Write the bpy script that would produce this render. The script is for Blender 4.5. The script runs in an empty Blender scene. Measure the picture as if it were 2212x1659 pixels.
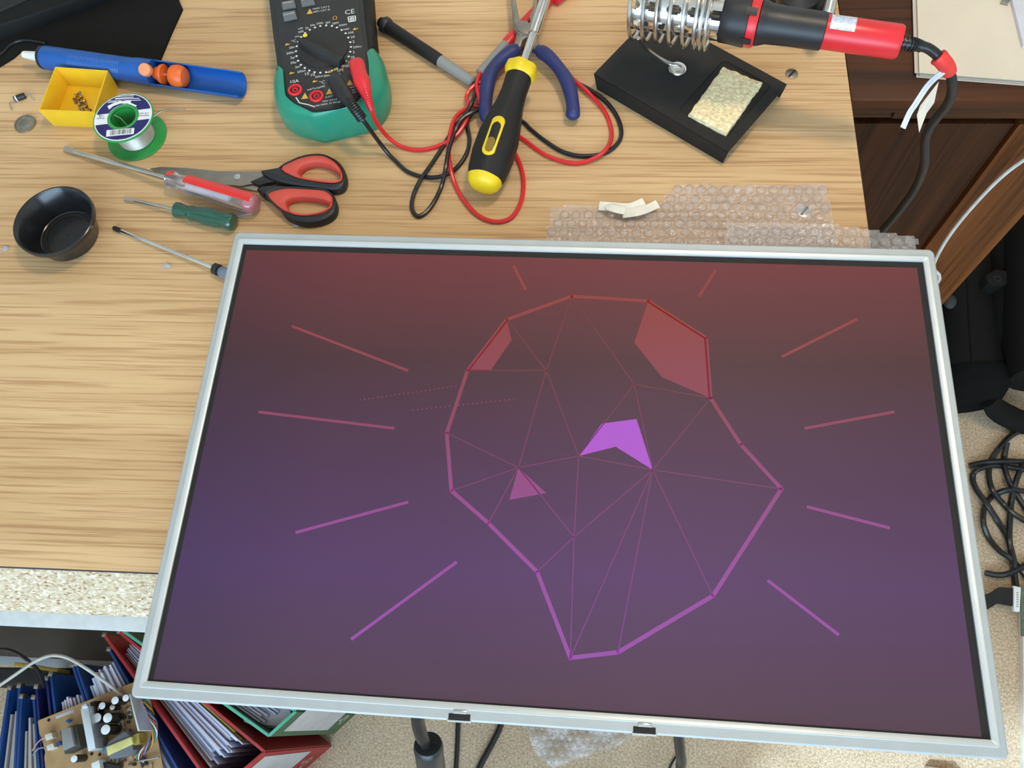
import bpy, bmesh, math, random
import numpy as np
from mathutils import Vector, Matrix
random.seed(7)
sc = bpy.context.scene
C = sc.collection
R = math.radians
# ------------------------------------------------------------------ camera
FPX, CX, CY = 1774.66, 1106.0, 829.5
RW = np.array([[0.99713384, 0.04913571, -0.05753083], [0.02357094, -0.92431558, -0.38090041], [-0.07189245, 0.37845263, -0.92282451]])
CW = np.array([0, 0, 1.33925])
cam = bpy.data.cameras.new('camera'); co = bpy.data.objects.new('camera', cam); C.objects.link(co)
cam.sensor_width = 36; cam.lens = FPX / 2212 * 36; cam.clip_start = .01
M = Matrix(((RW[0][0], -RW[1][0], -RW[2][0], CW[0]), (RW[0][1], -RW[1][1], -RW[2][1], CW[1]), (RW[0][2], -RW[1][2], -RW[2][2], CW[2]), (0, 0, 0, 1)))
co.matrix_world = M
sc.camera = co
# ------------------------------------------------------------------ world, lights, exposure
vs = sc.view_settings
vs.view_transform = 'Standard'; vs.look = 'None'; vs.gamma = 1; vs.use_curve_mapping = False; vs.exposure = 0.0
sc.cycles.use_denoising = True; sc.cycles.transparent_max_bounces = 32
w = bpy.data.worlds.new('sky'); sc.world = w; w.use_nodes = True
bg = w.node_tree.nodes['Background']; bg.inputs[0].default_value = (.62, .78, 1, 1); bg.inputs[1].default_value = 1.2

def lamp(name, kind, loc, energy, color, **k):
    l = bpy.data.lights.new(name, kind); l.energy = energy; l.color = color
    for a, b in k.items(): setattr(l, a, b)
    o = bpy.data.objects.new(name, l); C.objects.link(o); o.location = loc
    return o
SUN_DIR = Vector((1.42, 1.66, -1.93))
s = lamp('sun', 'SUN', (-3, -4, 5), 5.6, (.56, .78, 1), angle=R(1.2)); s.rotation_euler = SUN_DIR.to_track_quat('-Z', 'Y').to_euler()
s = lamp('window_sky_light', 'AREA', (-.25, -1.66, 1.55), 60, (.55, .775, 1), shape='RECTANGLE', size=2.4, size_y=1.15)
s.rotation_euler = (R(90), 0, 0)
s = lamp('ceiling_lamp_light', 'AREA', (.34, .62, 2.28), 10, (1, .82, .60), shape='DISK', size=.26)

# ------------------------------------------------------------------ geometry helpers
Z0 = .76      # desk top
def ray(u, v): return RW.T @ np.array([(u - CX) / FPX, (v - CY) / FPX, 1])
def P(u, v, z=Z0):
    d = ray(u, v); return Vector(CW + (z - CW[2]) / d[2] * d)
def Q(u, v, y):
    d = ray(u, v); return Vector(CW + (y - CW[1]) / d[1] * d)
def Ps(pts, z=Z0): return [P(p[0], p[1], p[2] if len(p) > 2 else z) for p in pts]

def cr(pts, sub=6, closed=False):
    pts = [Vector(p) for p in pts]; n = len(pts); out = []
    rng = n if closed else n - 1
    for i in range(rng):
        if closed: a, b, c, d = pts[i - 1], pts[i], pts[(i + 1) % n], pts[(i + 2) % n]
        else: a, b, c, d = pts[max(i - 1, 0)], pts[i], pts[i + 1], pts[min(i + 2, n - 1)]
        for k in range(sub):
            t = k / sub
            out.append(.5 * ((2 * b) + (c - a) * t + (2 * a - 5 * b + 4 * c - d) * t * t + (3 * b - a - 3 * c + d) * t ** 3))
    if not closed: out.append(pts[-1])
    return out
def loft(rings, closed=False, caps=True):
    n = len(rings[0]); v = [p for r in rings for p in r]; f = []
    m = len(rings)
    for i in range(m if closed else m - 1):
        j = (i + 1) % m
        for k in range(n):
            l = (k + 1) % n; f.append((i * n + k, i * n + l, j * n + l, j * n + k))
    if caps and not closed:
        f.append(tuple(range(n))[::-1]); f.append(tuple((m - 1) * n + k for k in range(n)))
    return v, f
def tube(path, r, n=10, flat=1.0, caps=True):
    path = [Vector(p) for p in path]; m = len(path)
    rs = r if isinstance(r, (list, tuple)) else [r] * m
    t0 = (path[1] - path[0]).normalized()
    up = Vector((0, 0, 1)) if abs(t0.z) < .9 else Vector((1, 0, 0))
    u = (up - t0 * up.dot(t0)).normalized(); rings = []
    for i, p in enumerate(path):
        t = (path[min(i + 1, m - 1)] - path[max(i - 1, 0)]).normalized()
        u = (u - t * u.dot(t)).normalized(); w_ = t.cross(u)
        rings.append([p + (u * (math.cos(a) * flat) + w_ * math.sin(a)) * rs[i] for a in [2 * math.pi * k / n for k in range(n)]])
    return loft(rings, caps=caps)
def lathe(A, B, prof, n=24, flute=0, amp=0, a0=0, a1=None, caps=True, up=None):
    A = Vector(A); B = Vector(B); t = (B - A).normalized()
    up = Vector(up) if up else (Vector((0, 0, 1)) if abs(t.z) < .9 else Vector((0, 1, 0)))
    u = (up - t * up.dot(t)).normalized(); w_ = t.cross(u); rings = []
    full = a1 is None
    for e in prof:
        h, r = e[0], e[1]; am = e[2] if len(e) > 2 else amp
        ring = []
        for k in range(n):
            a = 2 * math.pi * k / n if full else a0 + (a1 - a0) * k / (n - 1)
            rr = r * (1 - am * abs(math.sin(flute * a / 2)) ** 3) if flute else r
            ring.append(A + t * h + (u * math.cos(a) + w_ * math.sin(a)) * rr)
        rings.append(ring)
    if full: return loft(rings, caps=caps)
    v = [p for r_ in rings for p in r_]; f = []
    for i in range(len(rings) - 1):
        for k in range(n - 1): f.append((i * n + k, i * n + k + 1, (i + 1) * n + k + 1, (i + 1) * n + k))
    return v, f
def area2(poly): return sum(poly[i - 1][0] * poly[i][1] - poly[i][0] * poly[i - 1][1] for i in range(len(poly))) / 2
def inset(poly, d):
    n = len(poly); s_ = 1 if area2(poly) > 0 else -1; out = []
    for i in range(n):
        a, b, c = [Vector((poly[j % n][0], poly[j % n][1])) for j in (i - 1, i, i + 1)]
        e1 = (b - a).normalized(); e2 = (c - b).normalized()
        n1 = Vector((-e1.y, e1.x)) * s_; n2 = Vector((-e2.y, e2.x)) * s_
        k = max(.35, 1 + n1.dot(n2)); p = b + (n1 + n2) * (d / k); out.append((p.x, p.y))
    return out
def prism(poly, z0, z1, c=0.0, cb=0.0):
    poly = [(p[0], p[1]) for p in poly]
    if area2(poly) < 0: poly = poly[::-1]
    rings = []
    if cb: rings.append([Vector((x, y, z0)) for x, y in inset(poly, cb)]); rings.append([Vector((x, y, z0 + cb)) for x, y in poly])
    else: rings.append([Vector((x, y, z0)) for x, y in poly])
    if c:
        rings.append([Vector((x, y, z1 - c)) for x, y in poly]); rings.append([Vector((x, y, z1 - .3 * c)) for x, y in inset(poly, .3 * c)]); rings.append([Vector((x, y, z1)) for x, y in inset(poly, c)])
    else: rings.append([Vector((x, y, z1)) for x, y in poly])
    return loft(rings)
def ringprism(outer, inner, z0, z1, c=0.0):
    o = [(p[0], p[1]) for p in outer]; i = [(p[0], p[1]) for p in inner]
    if area2(o) < 0: o = o[::-1]
    if area2(i) < 0: i = i[::-1]
    N = max(len(o), len(i))
    cx = sum(p[0] for p in i) / len(i); cy = sum(p[1] for p in i) / len(i)
    def res(pl):
        pl = [Vector((a, b, 0)) for a, b in pl]; L = [0]
        for k in range(len(pl)): L.append(L[-1] + (pl[(k + 1) % len(pl)] - pl[k]).length)
        # angular resample about the hole centre
        out = []
        for k in range(N):
            a = 2 * math.pi * k / N; d = Vector((math.cos(a), math.sin(a), 0)); best = 0
            for q in range(len(pl)):
                p1 = pl[q] - Vector((cx, cy, 0)); p2 = pl[(q + 1) % len(pl)] - Vector((cx, cy, 0)); e = p2 - p1
                den = d.x * e.y - d.y * e.x
                if abs(den) < 1e-12: continue
                t = (p1.x * e.y - p1.y * e.x) / den; s2 = (p1.x * d.y - p1.y * d.x) / den
                if t > 0 and -1e-6 <= s2 <= 1 + 1e-6: best = max(best, t)
            out.append((cx + d.x * best, cy + d.y * best))
        return out
    N = 64; o = res(o); i = res(i)
    V3 = lambda pl, z: [Vector((x, y, z)) for x, y in pl]
    return loft([V3(o, z0), V3(o, z1 - c), V3(inset(o, c), z1), V3(inset(i, -c), z1), V3(i, z1 - c), V3(i, z0)], closed=True)
def box(c, s, rz=0, bev=0, rot=None):
    x, y, z = [q / 2 for q in s]; b = min(bev, x * .9, y * .9, z * .9)
    pl = [(-x, -y), (x, -y), (x, y), (-x, y)]
    v, f = prism(pl, -z, z, b, b) if b else prism(pl, -z, z)
    m = rot if rot else Matrix.Rotation(rz, 3, 'Z')
    return [m @ p + Vector(c) for p in v], f
def wall(a, b, th, z0, z1, bev=0):
    a = Vector(a); b = Vector(b); d = (b - a); L = d.length; m = (a + b) / 2
    return box((m.x, m.y, (z0 + z1) / 2), (L, th, z1 - z0), math.atan2(d.y, d.x), bev)
def quadbox(q, z0, z1, c=0): return prism([(p.x, p.y) for p in q], z0, z1, c)
def circ(c, r, n=24): return [(c[0] + r * math.cos(2 * math.pi * k / n), c[1] + r * math.sin(2 * math.pi * k / n)) for k in range(n)]
def disc(c, r, h, n=20, c_=0): return prism(circ(c, r, n), c[2], c[2] + h, c_)
def sphere(c, r, n=14, sq=1.0):
    c = Vector(c); rings = [[c + Vector((r * math.sin(a) * math.cos(b), r * math.sin(a) * math.sin(b), r * math.cos(a) * sq)) for b in [2 * math.pi * k / n for k in range(n)]] for a in [math.pi * (i + .02) / (n // 2 + .04) for i in range(n // 2 + 1)]]
    v, f = loft(rings); return v, [q[::-1] for q in f]
def join(*ms):
    V, F = [], []
    for v, f in ms:
        o = len(V); V += list(v); F += [tuple(i + o for i in q) for q in f]
    return V, F
def flat(poly, z): return [Vector((p[0], p[1], z)) for p in poly], [tuple(range(len(poly)))]

ORG = {}
def mk(name, vf, m, parent=None, loc=None, smooth=True, ang=38, kind=None, label=None):
    v, f = vf
    o0 = ORG[parent.as_pointer()] if parent else Vector(loc if loc else (0, 0, 0))
    me = bpy.data.meshes.new(name); me.from_pydata([tuple(Vector(p) - o0) for p in v], [], f)
    bm = bmesh.new(); bm.from_mesh(me); bmesh.ops.recalc_face_normals(bm, faces=bm.faces); bm.to_mesh(me); bm.free()
    if smooth: me.shade_smooth(); me.set_sharp_from_angle(angle=R(ang))
    me.materials.append(m)
    o = bpy.data.objects.new(name, me); C.objects.link(o)
    if parent: o.parent = parent
    else: o.location = o0
    ORG[o.as_pointer()] = o0
    if kind: o['kind'] = kind
    if label: o['label'] = label
    return o
KEEP = []
def thing(name, label, cat, loc, group=None):
    o = bpy.data.objects.new(name, None); C.objects.link(o); o.location = loc; o.empty_display_size = .02
    ORG[o.as_pointer()] = Vector(loc); KEEP.append(o)
    return tag(o, label, cat, group)
def tag(o, label, cat, group=None):
    o['label'] = label; o['category'] = cat
    if group: o['group'] = group
    return o
def solo(name, vf, m, label, cat, group=None, **k):
    v = vf[0]; lo = Vector((sum(p.x for p in v) / len(v), sum(p.y for p in v) / len(v), min(p.z for p in v)))
    return tag(mk(name, vf, m, loc=lo, **k), label, cat, group)
def text(s, p0, p1, z, lift=.00025, maxh=None):
    """flat lettering between two picture-frame points on the plane z: baseline start, baseline end"""
    cu = bpy.data.curves.new('lettering', 'FONT'); cu.body = s; cu.size = 1; cu.resolution_u = 2
    ob = bpy.data.objects.new('lettering', cu); me = bpy.data.meshes.new_from_object(ob)
    v = [Vector(x.co) for x in me.vertices]; f = [tuple(q.vertices) for q in me.polygons]
    bpy.data.objects.remove(ob); bpy.data.curves.remove(cu); bpy.data.meshes.remove(me)
    a = P(*p0, z) if len(p0) == 2 else Vector(p0); b = P(*p1, z) if len(p1) == 2 else Vector(p1)
    wd = max(p.x for p in v) - min(p.x for p in v); x0 = min(p.x for p in v)
    ex = (b - a); k = ex.length / wd; ex.normalize(); ey = Vector((-ex.y, ex.x, 0)); ky = k
    if maxh: ky = maxh / .7
    return [a + ex * ((p.x - x0) * k) + ey * (p.y * ky) + Vector((0, 0, lift)) for p in v], f

# ------------------------------------------------------------------ materials
def lin(r, g, b): return tuple(((c / 255) / 12.92 if c / 255 <= .04045 else ((c / 255 + .055) / 1.055) ** 2.4) for c in (r, g, b)) + (1,)
MATS = {}
def mat(name, col, rough=.5, metal=0, spec=.5, var=.12, scale=60, bump=0, bscale=None, trans=0, emit=None, coat=0, alpha=None):
    m = bpy.data.materials.new(name); m.use_nodes = True; nt = m.node_tree; b = nt.nodes['Principled BSDF']
    col = lin(*col) if max(col[:3]) > 1 else tuple(col[:3]) + (1,)
    tc = nt.nodes.new('ShaderNodeTexCoord'); nz = nt.nodes.new('ShaderNodeTexNoise'); nz.inputs['Scale'].default_value = scale; nz.inputs['Detail'].default_value = 4
    nt.links.new(tc.outputs['Object'], nz.inputs['Vector'])
    rp = nt.nodes.new('ShaderNodeValToRGB'); nt.links.new(nz.outputs['Fac'], rp.inputs[0])
    rp.color_ramp.elements[0].position = .3; rp.color_ramp.elements[1].position = .7
    rp.color_ramp.elements[0].color = tuple(c * (1 - var) for c in col[:3]) + (1,); rp.color_ramp.elements[1].color = tuple(min(1, c * (1 + var)) for c in col[:3]) + (1,)
    nt.links.new(rp.outputs[0], b.inputs['Base Color'])
    b.inputs['Roughness'].default_value = rough; b.inputs['Metallic'].default_value = metal; b.inputs['Specular IOR Level'].default_value = spec
    b.inputs['Transmission Weight'].default_value = trans; b.inputs['Coat Weight'].default_value = coat
    if emit: b.inputs['Emission Color'].default_value = lin(*emit[:3]); b.inputs['Emission Strength'].default_value = emit[3]
    if bump:
        n2 = nt.nodes.new('ShaderNodeTexNoise'); n2.inputs['Scale'].default_value = bscale or scale * 4; n2.inputs['Detail'].default_value = 3; nt.links.new(tc.outputs['Object'], n2.inputs['Vector'])
        bp = nt.nodes.new('ShaderNodeBump'); bp.inputs['Strength'].default_value = bump; bp.inputs['Distance'].default_value = .001; nt.links.new(n2.outputs['Fac'], bp.inputs['Height']); nt.links.new(bp.outputs[0], b.inputs['Normal'])
    MATS[name] = m
    return m
def N(nt, t, **k):
    n = nt.nodes.new(t)
    for a, b in k.items():
        if a in n.inputs: n.inputs[a].default_value = b
        else: setattr(n, a, b)
    return n
def ramp(nt, src, stops):
    r = nt.nodes.new('ShaderNodeValToRGB'); nt.links.new(src, r.inputs[0]); e = r.color_ramp.elements
    while len(e) < len(stops): e.new(.5)
    for q, (p, c) in zip(e, stops): q.position = p; q.color = c
    return r
def wood(name, light, dark, fleck, sc1, rough=.45, axis=0, spec=.4):
    m = bpy.data.materials.new(name); m.use_nodes = True; nt = m.node_tree; b = nt.nodes['Principled BSDF']; L = nt.links.new
    tc = N(nt, 'ShaderNodeTexCoord')
    def st(s_, scale, det, dist=0):
        mp = N(nt, 'ShaderNodeMapping'); mp.inputs['Scale'].default_value = s_ if axis == 0 else (s_[1], s_[1], s_[0]); L(tc.outputs['Object'], mp.inputs[0])
        n = N(nt, 'ShaderNodeTexNoise', Scale=scale, Detail=det); n.inputs['Distortion'].default_value = dist; L(mp.outputs[0], n.inputs['Vector']); return n
    a = st((.35 * sc1, 7 * sc1, 7 * sc1), 4.5, 6, .5); c = st((1.2 * sc1, 60 * sc1, 60 * sc1), 5, 3); d = st((.5 * sc1, 1.6 * sc1, 1.6 * sc1), 2.5, 2)
    r1 = ramp(nt, a.outputs['Fac'], [(.32, lin(*dark)), (.62, lin(*light))])
    r2 = ramp(nt, c.outputs['Fac'], [(.35, lin(*fleck)), (.5, (1, 1, 1, 1))])
    mx = N(nt, 'ShaderNodeMix', data_type='RGBA', blend_type='MULTIPLY'); mx.inputs[0].default_value = .5; L(r1.outputs[0], mx.inputs[6]); L(r2.outputs[0], mx.inputs[7])
    r3 = ramp(nt, d.outputs['Fac'], [(.3, (.86, .83, .8, 1)), (.7, (1.0, 1.0, 1.0, 1))])
    m2 = N(nt, 'ShaderNodeMix', data_type='RGBA', blend_type='MULTIPLY'); m2.inputs[0].default_value = 1; L(mx.outputs[2], m2.inputs[6]); L(r3.outputs[0], m2.inputs[7])
    L(m2.outputs[2], b.inputs['Base Color']); b.inputs['Roughness'].default_value = rough; b.inputs['Specular IOR Level'].default_value = spec
    bp = N(nt, 'ShaderNodeBump'); bp.inputs['Strength'].default_value = .12; bp.inputs['Distance'].default_value = .0006; L(c.outputs['Fac'], bp.inputs['Height']); L(bp.outputs[0], b.inputs['Normal'])
    return m
OAK = wood('oak_veneer', (222, 184, 136), (202, 163, 115), (182, 150, 118), 1.7)
DARKOAK = wood('dark_oak', (80, 43, 20), (42, 21, 9), (90, 60, 40), .9, .45, axis=2, spec=.2)
STILE = wood('oak_stile', (126, 74, 34), (84, 46, 20), (110, 76, 50), .9, .45, axis=2, spec=.2)
DARKTOP = wood('dark_oak_top', (84, 46, 22), (44, 23, 10), (90, 60, 40), .9, .4, spec=.25)
def chipboard():
    m = bpy.data.materials.new('chipboard'); m.use_nodes = True; nt = m.node_tree; b = nt.nodes['Principled BSDF']; L = nt.links.new
    tc = N(nt, 'ShaderNodeTexCoord'); mp = N(nt, 'ShaderNodeMapping'); mp.inputs['Scale'].default_value = (1, 1.8, 1.8); L(tc.outputs['Object'], mp.inputs[0])
    v = N(nt, 'ShaderNodeTexVoronoi', Scale=450); v.inputs['Randomness'].default_value = 1; L(mp.outputs[0], v.inputs['Vector'])
    sp = N(nt, 'ShaderNodeSeparateColor'); L(v.outputs['Color'], sp.inputs[0])
    r = ramp(nt, sp.outputs[0], [(0, lin(148, 114, 84)), (.10, lin(184, 160, 128)), (.5, lin(201, 182, 152)), (.85, lin(214, 198, 170)), (1, lin(234, 224, 204))])
    L(r.outputs[0], b.inputs['Base Color']); b.inputs['Roughness'].default_value = .85
    bp = N(nt, 'ShaderNodeBump'); bp.inputs['Strength'].default_value = .8; bp.inputs['Distance'].default_value = .001; L(sp.outputs[1], bp.inputs['Height']); L(bp.outputs[0], b.inputs['Normal'])
    return m
CHIP = chipboard()
def carpet():
    m = bpy.data.materials.new('carpet'); m.use_nodes = True; nt = m.node_tree; b = nt.nodes['Principled BSDF']; L = nt.links.new
    tc = N(nt, 'ShaderNodeTexCoord'); a = N(nt, 'ShaderNodeTexNoise', Scale=300, Detail=4, Roughness=.8); L(tc.outputs['Object'], a.inputs['Vector']); c = N(nt, 'ShaderNodeTexNoise', Scale=14, Detail=3); L(tc.outputs['Object'], c.inputs['Vector'])
    r = ramp(nt, a.outputs['Fac'], [(.34, lin(180, 150, 118)), (.5, lin(222, 194, 160)), (.66, lin(248, 232, 206))]); r2 = ramp(nt, c.outputs['Fac'], [(.3, (.84, .82, .8, 1)), (.7, (1, 1, 1, 1))])
    mx = N(nt, 'ShaderNodeMix', data_type='RGBA', blend_type='MULTIPLY'); mx.inputs[0].default_value = 1; L(r.outputs[0], mx.inputs[6]); L(r2.outputs[0], mx.inputs[7]); L(mx.outputs[2], b.inputs['Base Color']); b.inputs['Roughness'].default_value = .95; b.inputs['Specular IOR Level'].default_value = .1
    bp = N(nt, 'ShaderNodeBump'); bp.inputs['Strength'].default_value = 1; bp.inputs['Distance'].default_value = .0026; L(a.outputs['Fac'], bp.inputs['Height']); L(bp.outputs[0], b.inputs['Normal'])
    return m
CARPET = carpet()
def film(name, tint, gl=.3, dif=.06):
    m = bpy.data.materials.new(name); m.use_nodes = True; nt = m.node_tree; nt.nodes.clear(); L = nt.links.new
    o = N(nt, 'ShaderNodeOutputMaterial'); t = N(nt, 'ShaderNodeBsdfTransparent'); t.inputs[0].default_value = tint; g = N(nt, 'ShaderNodeBsdfGlossy'); g.inputs['Roughness'].default_value = .06; d = N(nt, 'ShaderNodeBsdfDiffuse'); d.inputs[0].default_value = (.97, .96, .97, 1)
    lw = N(nt, 'ShaderNodeLayerWeight'); lw.inputs[0].default_value = .5; pw = N(nt, 'ShaderNodeMath', operation='POWER'); pw.inputs[1].default_value = 2.6; L(lw.outputs['Facing'], pw.inputs[0]); mm = N(nt, 'ShaderNodeMath', operation='MULTIPLY_ADD', use_clamp=True); mm.inputs[1].default_value = gl; mm.inputs[2].default_value = .085; L(pw.outputs[0], mm.inputs[0]); tc = N(nt, 'ShaderNodeTexCoord'); nz = N(nt, 'ShaderNodeTexNoise', Scale=260, Detail=3); L(tc.outputs['Object'], nz.inputs['Vector'])
    bp = N(nt, 'ShaderNodeBump'); bp.inputs['Strength'].default_value = 1; bp.inputs['Distance'].default_value = .0022; L(nz.outputs['Fac'], bp.inputs['Height']); L(bp.outputs[0], g.inputs['Normal']); L(bp.outputs[0], lw.inputs['Normal'])
    m1 = N(nt, 'ShaderNodeMixShader'); m1.inputs[0].default_value = dif; L(t.outputs[0], m1.inputs[1]); L(d.outputs[0], m1.inputs[2])
    m2 = N(nt, 'ShaderNodeMixShader'); L(mm.outputs[0], m2.inputs[0]); L(m1.outputs[0], m2.inputs[1]); L(g.outputs[0], m2.inputs[2]); L(m2.outputs[0], o.inputs[0])
    return m
FILM = film('clear_film', (.985, .97, .965, 1), .7, .16); BUB = film('clear_bubbles', (.985, .97, .965, 1), .85, .10)
BLACK = mat('black_plastic', (.016, .016, .017), .42, bump=.06, bscale=900)
BLACKM = mat('black_matt', (.018, .016, .014), .7, spec=.3, bump=.15, bscale=1500)
BLACKR = mat('black_rubber', (.012, .0105, .0095), .55, spec=.35, bump=.25, bscale=1800)
BLACKC = mat('black_cable', (.012, .012, .013), .33)
BLACKF = mat('black_fabric', (.0075, .0065, .0058), .85, spec=.2, bump=.4, bscale=700)
STEEL = mat('steel', (.62, .6, .57), .28, 1, bump=.03)
DSTEEL = mat('dull_steel', (.33, .30, .26), .45, 1, bump=.1)
CHROME = mat('chrome', (.78, .77, .75), .16, 1)
FRAME = mat('bezel_steel', (.44, .46, .45), .42, .25, var=.04, bump=.02)
FRAMEW = mat('bezel_lip', (.54, .56, .55), .35, .2, var=.03)
GREENP = mat('green_plastic', (.03, .30, .06), .35, var=.08)
TEAL = mat('teal_holster', (.02, .27, .165), .33, var=.06, bump=.03)
RED = mat('red_plastic', (.70, .022, .03), .32, var=.06)
REDW = mat('red_wire', (.68, .02, .022), .3, var=.06)
REDS = mat('salmon_rubber', (.62, .075, .05), .5, var=.08)
YEL = mat('yellow_plastic', (.80, .55, .012), .38, var=.05)
YELB = mat('yellow_tray', (.84, .50, .02), .36, var=.05)
BLUE = mat('blue_plastic', (.010, .095, .36), .38, var=.08, bump=.04)
NAVYH = mat('navy_grip', (.02, .028, .13), .5, var=.15, bump=.15)
ORANGE = mat('orange_plastic', (.80, .14, .02), .4, var=.06)
WHITE = mat('white_plastic', (.78, .77, .72), .45, var=.04)
PRINT = mat('white_print', (.72, .72, .70), .6, var=.02)
PRINTY = mat('yellow_print', (.62, .36, .06), .6, var=.05)
GREY = mat('grey_plastic', (.27, .26, .245), .45, var=.06)
GREYB = mat('grey_button', (.14, .145, .15), .4, var=.05)
CLEAR = mat('clear_acetate', (.95, .90, .90), .08, trans=.92, var=.02)
REDA = mat('red_acetate', (.72, .02, .015), .15, var=.05, coat=.6)
PINKA = mat('pink_acetate', (.80, .30, .34), .12, trans=.55, var=.05, coat=.5)
DGREEN = mat('dark_green_handle', (.012, .075, .045), .22, coat=.5)
PAPER = mat('cream_paper', (.70, .60, .47), .8, var=.05, scale=12)
PAPERD = mat('cream_paper_shaded', (.60, .52, .42), .8, var=.06, scale=12)  # darker cream: shade on the lower sheets is put into the colour
PAPERL = mat('lilac_paper', (.62, .60, .64), .8, var=.04)
SOLDER = mat('solder_wire', (.62, .58, .52), .36, 1)
NAVYL = mat('navy_label', (.014, .008, .11), .4, var=.05)
LABEL = mat('white_label', (.80, .79, .80), .5, var=.03)
BRASS = mat('brass', (.55, .38, .16), .3, 1)
SPONGE = mat('sponge', (.97, .69, .40), .95, var=.28, scale=330, bump=1, bscale=500)
CHROMEP = mat('bright_print', (.8, .8, .8), .4)
LAMIN = mat('white_laminate', (.52, .545, .54), .6, var=.06, scale=150)
BROWNP = mat('shaded_brown_board', (.05, .038, .027), .55, var=.1, scale=20)  # darkened: the shade under the desk edge is in this colour
RAIL = mat('grey_rail', (.30, .33, .35), .5, var=.06)
CORE = mat('dark_core', (.07, .055, .06), .7)
WALLM = mat('wall_paint', (.72, .69, .63), .8, var=.03, scale=3)
CEIL = mat('ceiling_paint', (.8, .79, .76), .85, var=.02, scale=3)

# ------------------------------------------------------------------ setting
def struct(name, vf, m, parent=None, **k):
    o = mk(name, vf, m, parent, **k)
    if not parent: o['kind'] = 'structure'
    return o
XL, XR, YB, YF, H = -1.9, 1.6, -1.7, 1.5, 2.4
struct('floor', box(((XL + XR) / 2, (YB + YF) / 2, -.02), (XR - XL, YF - YB, .04)), CARPET)
struct('ceiling', box(((XL + XR) / 2, (YB + YF) / 2, H + .03), (XR - XL, YF - YB, .06)), CEIL)
struct('wall_left', box((XL - .04, (YB + YF) / 2, H / 2), (.08, YF - YB, H)), WALLM)
struct('wall_right', box((XR + .04, (YB + YF) / 2, H / 2), (.08, YF - YB, H)), WALLM)
struct('wall_front', box(((XL + XR) / 2, YF + .04, H / 2), (XR - XL, .08, H)), WALLM)
WX0, WX1, WZ0, WZ1 = -1.25, 1.1, .95, 2.19
yb = YB - .05
struct('wall_back', join(box(((XL + WX0) / 2, yb, H / 2), (WX0 - XL, .1, H)), box(((XR + WX1) / 2, yb, H / 2), (XR - WX1, .1, H)),
       box(((WX0 + WX1) / 2, yb, WZ0 / 2), (WX1 - WX0, .1, WZ0)), box(((WX0 + WX1) / 2, yb, (WZ1 + H) / 2), (WX1 - WX0, .1, H - WZ1))), WALLM, smooth=False)
wf = struct('window_1', join(box(((WX0 + WX1) / 2, yb - .02, WZ0 + .02), (WX1 - WX0, .06, .04)), box(((WX0 + WX1) / 2, yb - .02, WZ1 - .02), (WX1 - WX0, .06, .04)),
       box((WX0 + .02, yb - .02, (WZ0 + WZ1) / 2), (.04, .06, WZ1 - WZ0)), box((WX1 - .02, yb - .02, (WZ0 + WZ1) / 2), (.04, .06, WZ1 - WZ0))), WHITE)

# ------------------------------------------------------------------ desk
DX0, DX1, DYF, DYB = -1.15, .2355, .0852, .86
desk = thing('desk', 'oak-veneered desk with a bare chipboard front edge, carrying all the tools', 'desk', (0, 0, 0))
mk('tabletop', box(((DX0 + DX1) / 2, (DYF + DYB) / 2, Z0 - .0095), (DX1 - DX0, DYB - DYF, .019)), OAK, desk, smooth=False)
def xprof(prof, x0, x1):
    r = [[Vector((x, y, z)) for y, z in prof] for x in (x0, x1)]; return loft(r)
mk('veneer_edge', xprof([(DYF + .001, Z0 - .0002), (DYF - .0011, Z0 - .0002), (DYF - .0011, Z0 - .0022), (DYF + .001, Z0 - .0022)], DX0, DX1), CORE, desk, label='dark raw line where the veneer ends')
mk('chipboard_edge', xprof([(DYF + .0005, Z0 - .0008), (DYF - .0006, Z0 - .0008), (.0565, Z0 - .024), (.0565, Z0 - .031), (DYF + .0005, Z0 - .031)], DX0, DX1), CHIP, desk, label='bare sloping chipboard front edge', smooth=False)
mk('laminate_lip', box(((DX0 + DX1) / 2, .0515 + .01, Z0 - .0275), (DX1 - DX0, .0305, .005), 0, .0008), LAMIN, desk, label='pale grey laminate lip below the chipboard')
for x in (DX0 + .03, .19): mk('side_panel', box((x, .47, .365), (.03, .66, .73)), OAK, desk)
def slotted(u, v, r, m, nm, lab):
    p = P(u, v); b = mk(nm, disc((p.x, p.y, Z0 - .0004), r, .0011, 20, .0003), m, desk, label=lab)
    mk('slot', box((p.x, p.y, Z0 + .0007), (r * 1.7, r * .3, .0003), .9), BLACKM, b)
slotted(1710, 160, .0056, DSTEEL, 'screw_head', 'dark slotted screw cap near the right edge')
slotted(1737, 457, .006, STEEL, 'screw_head', 'bright screw cap under the bubble wrap')
ya, yb_, yc = .0565, .0425, .16
solo('hardboard_sheet', box((-.475, (ya + yc) / 2, .0012), (1.22, yc - ya, .0024), 0, .0004), BROWNP, 'brown hardboard sheet on the carpet, shade of the desk edge put into its colour', 'board')
solo('metal_strip', box((-.475, (ya + yb_) / 2 - .0005, .0014), (1.22, ya - yb_ - .001, .0028), 0, .0008), RAIL, 'grey metal strip lying along the brown hardboard sheet', 'strip')
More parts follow.
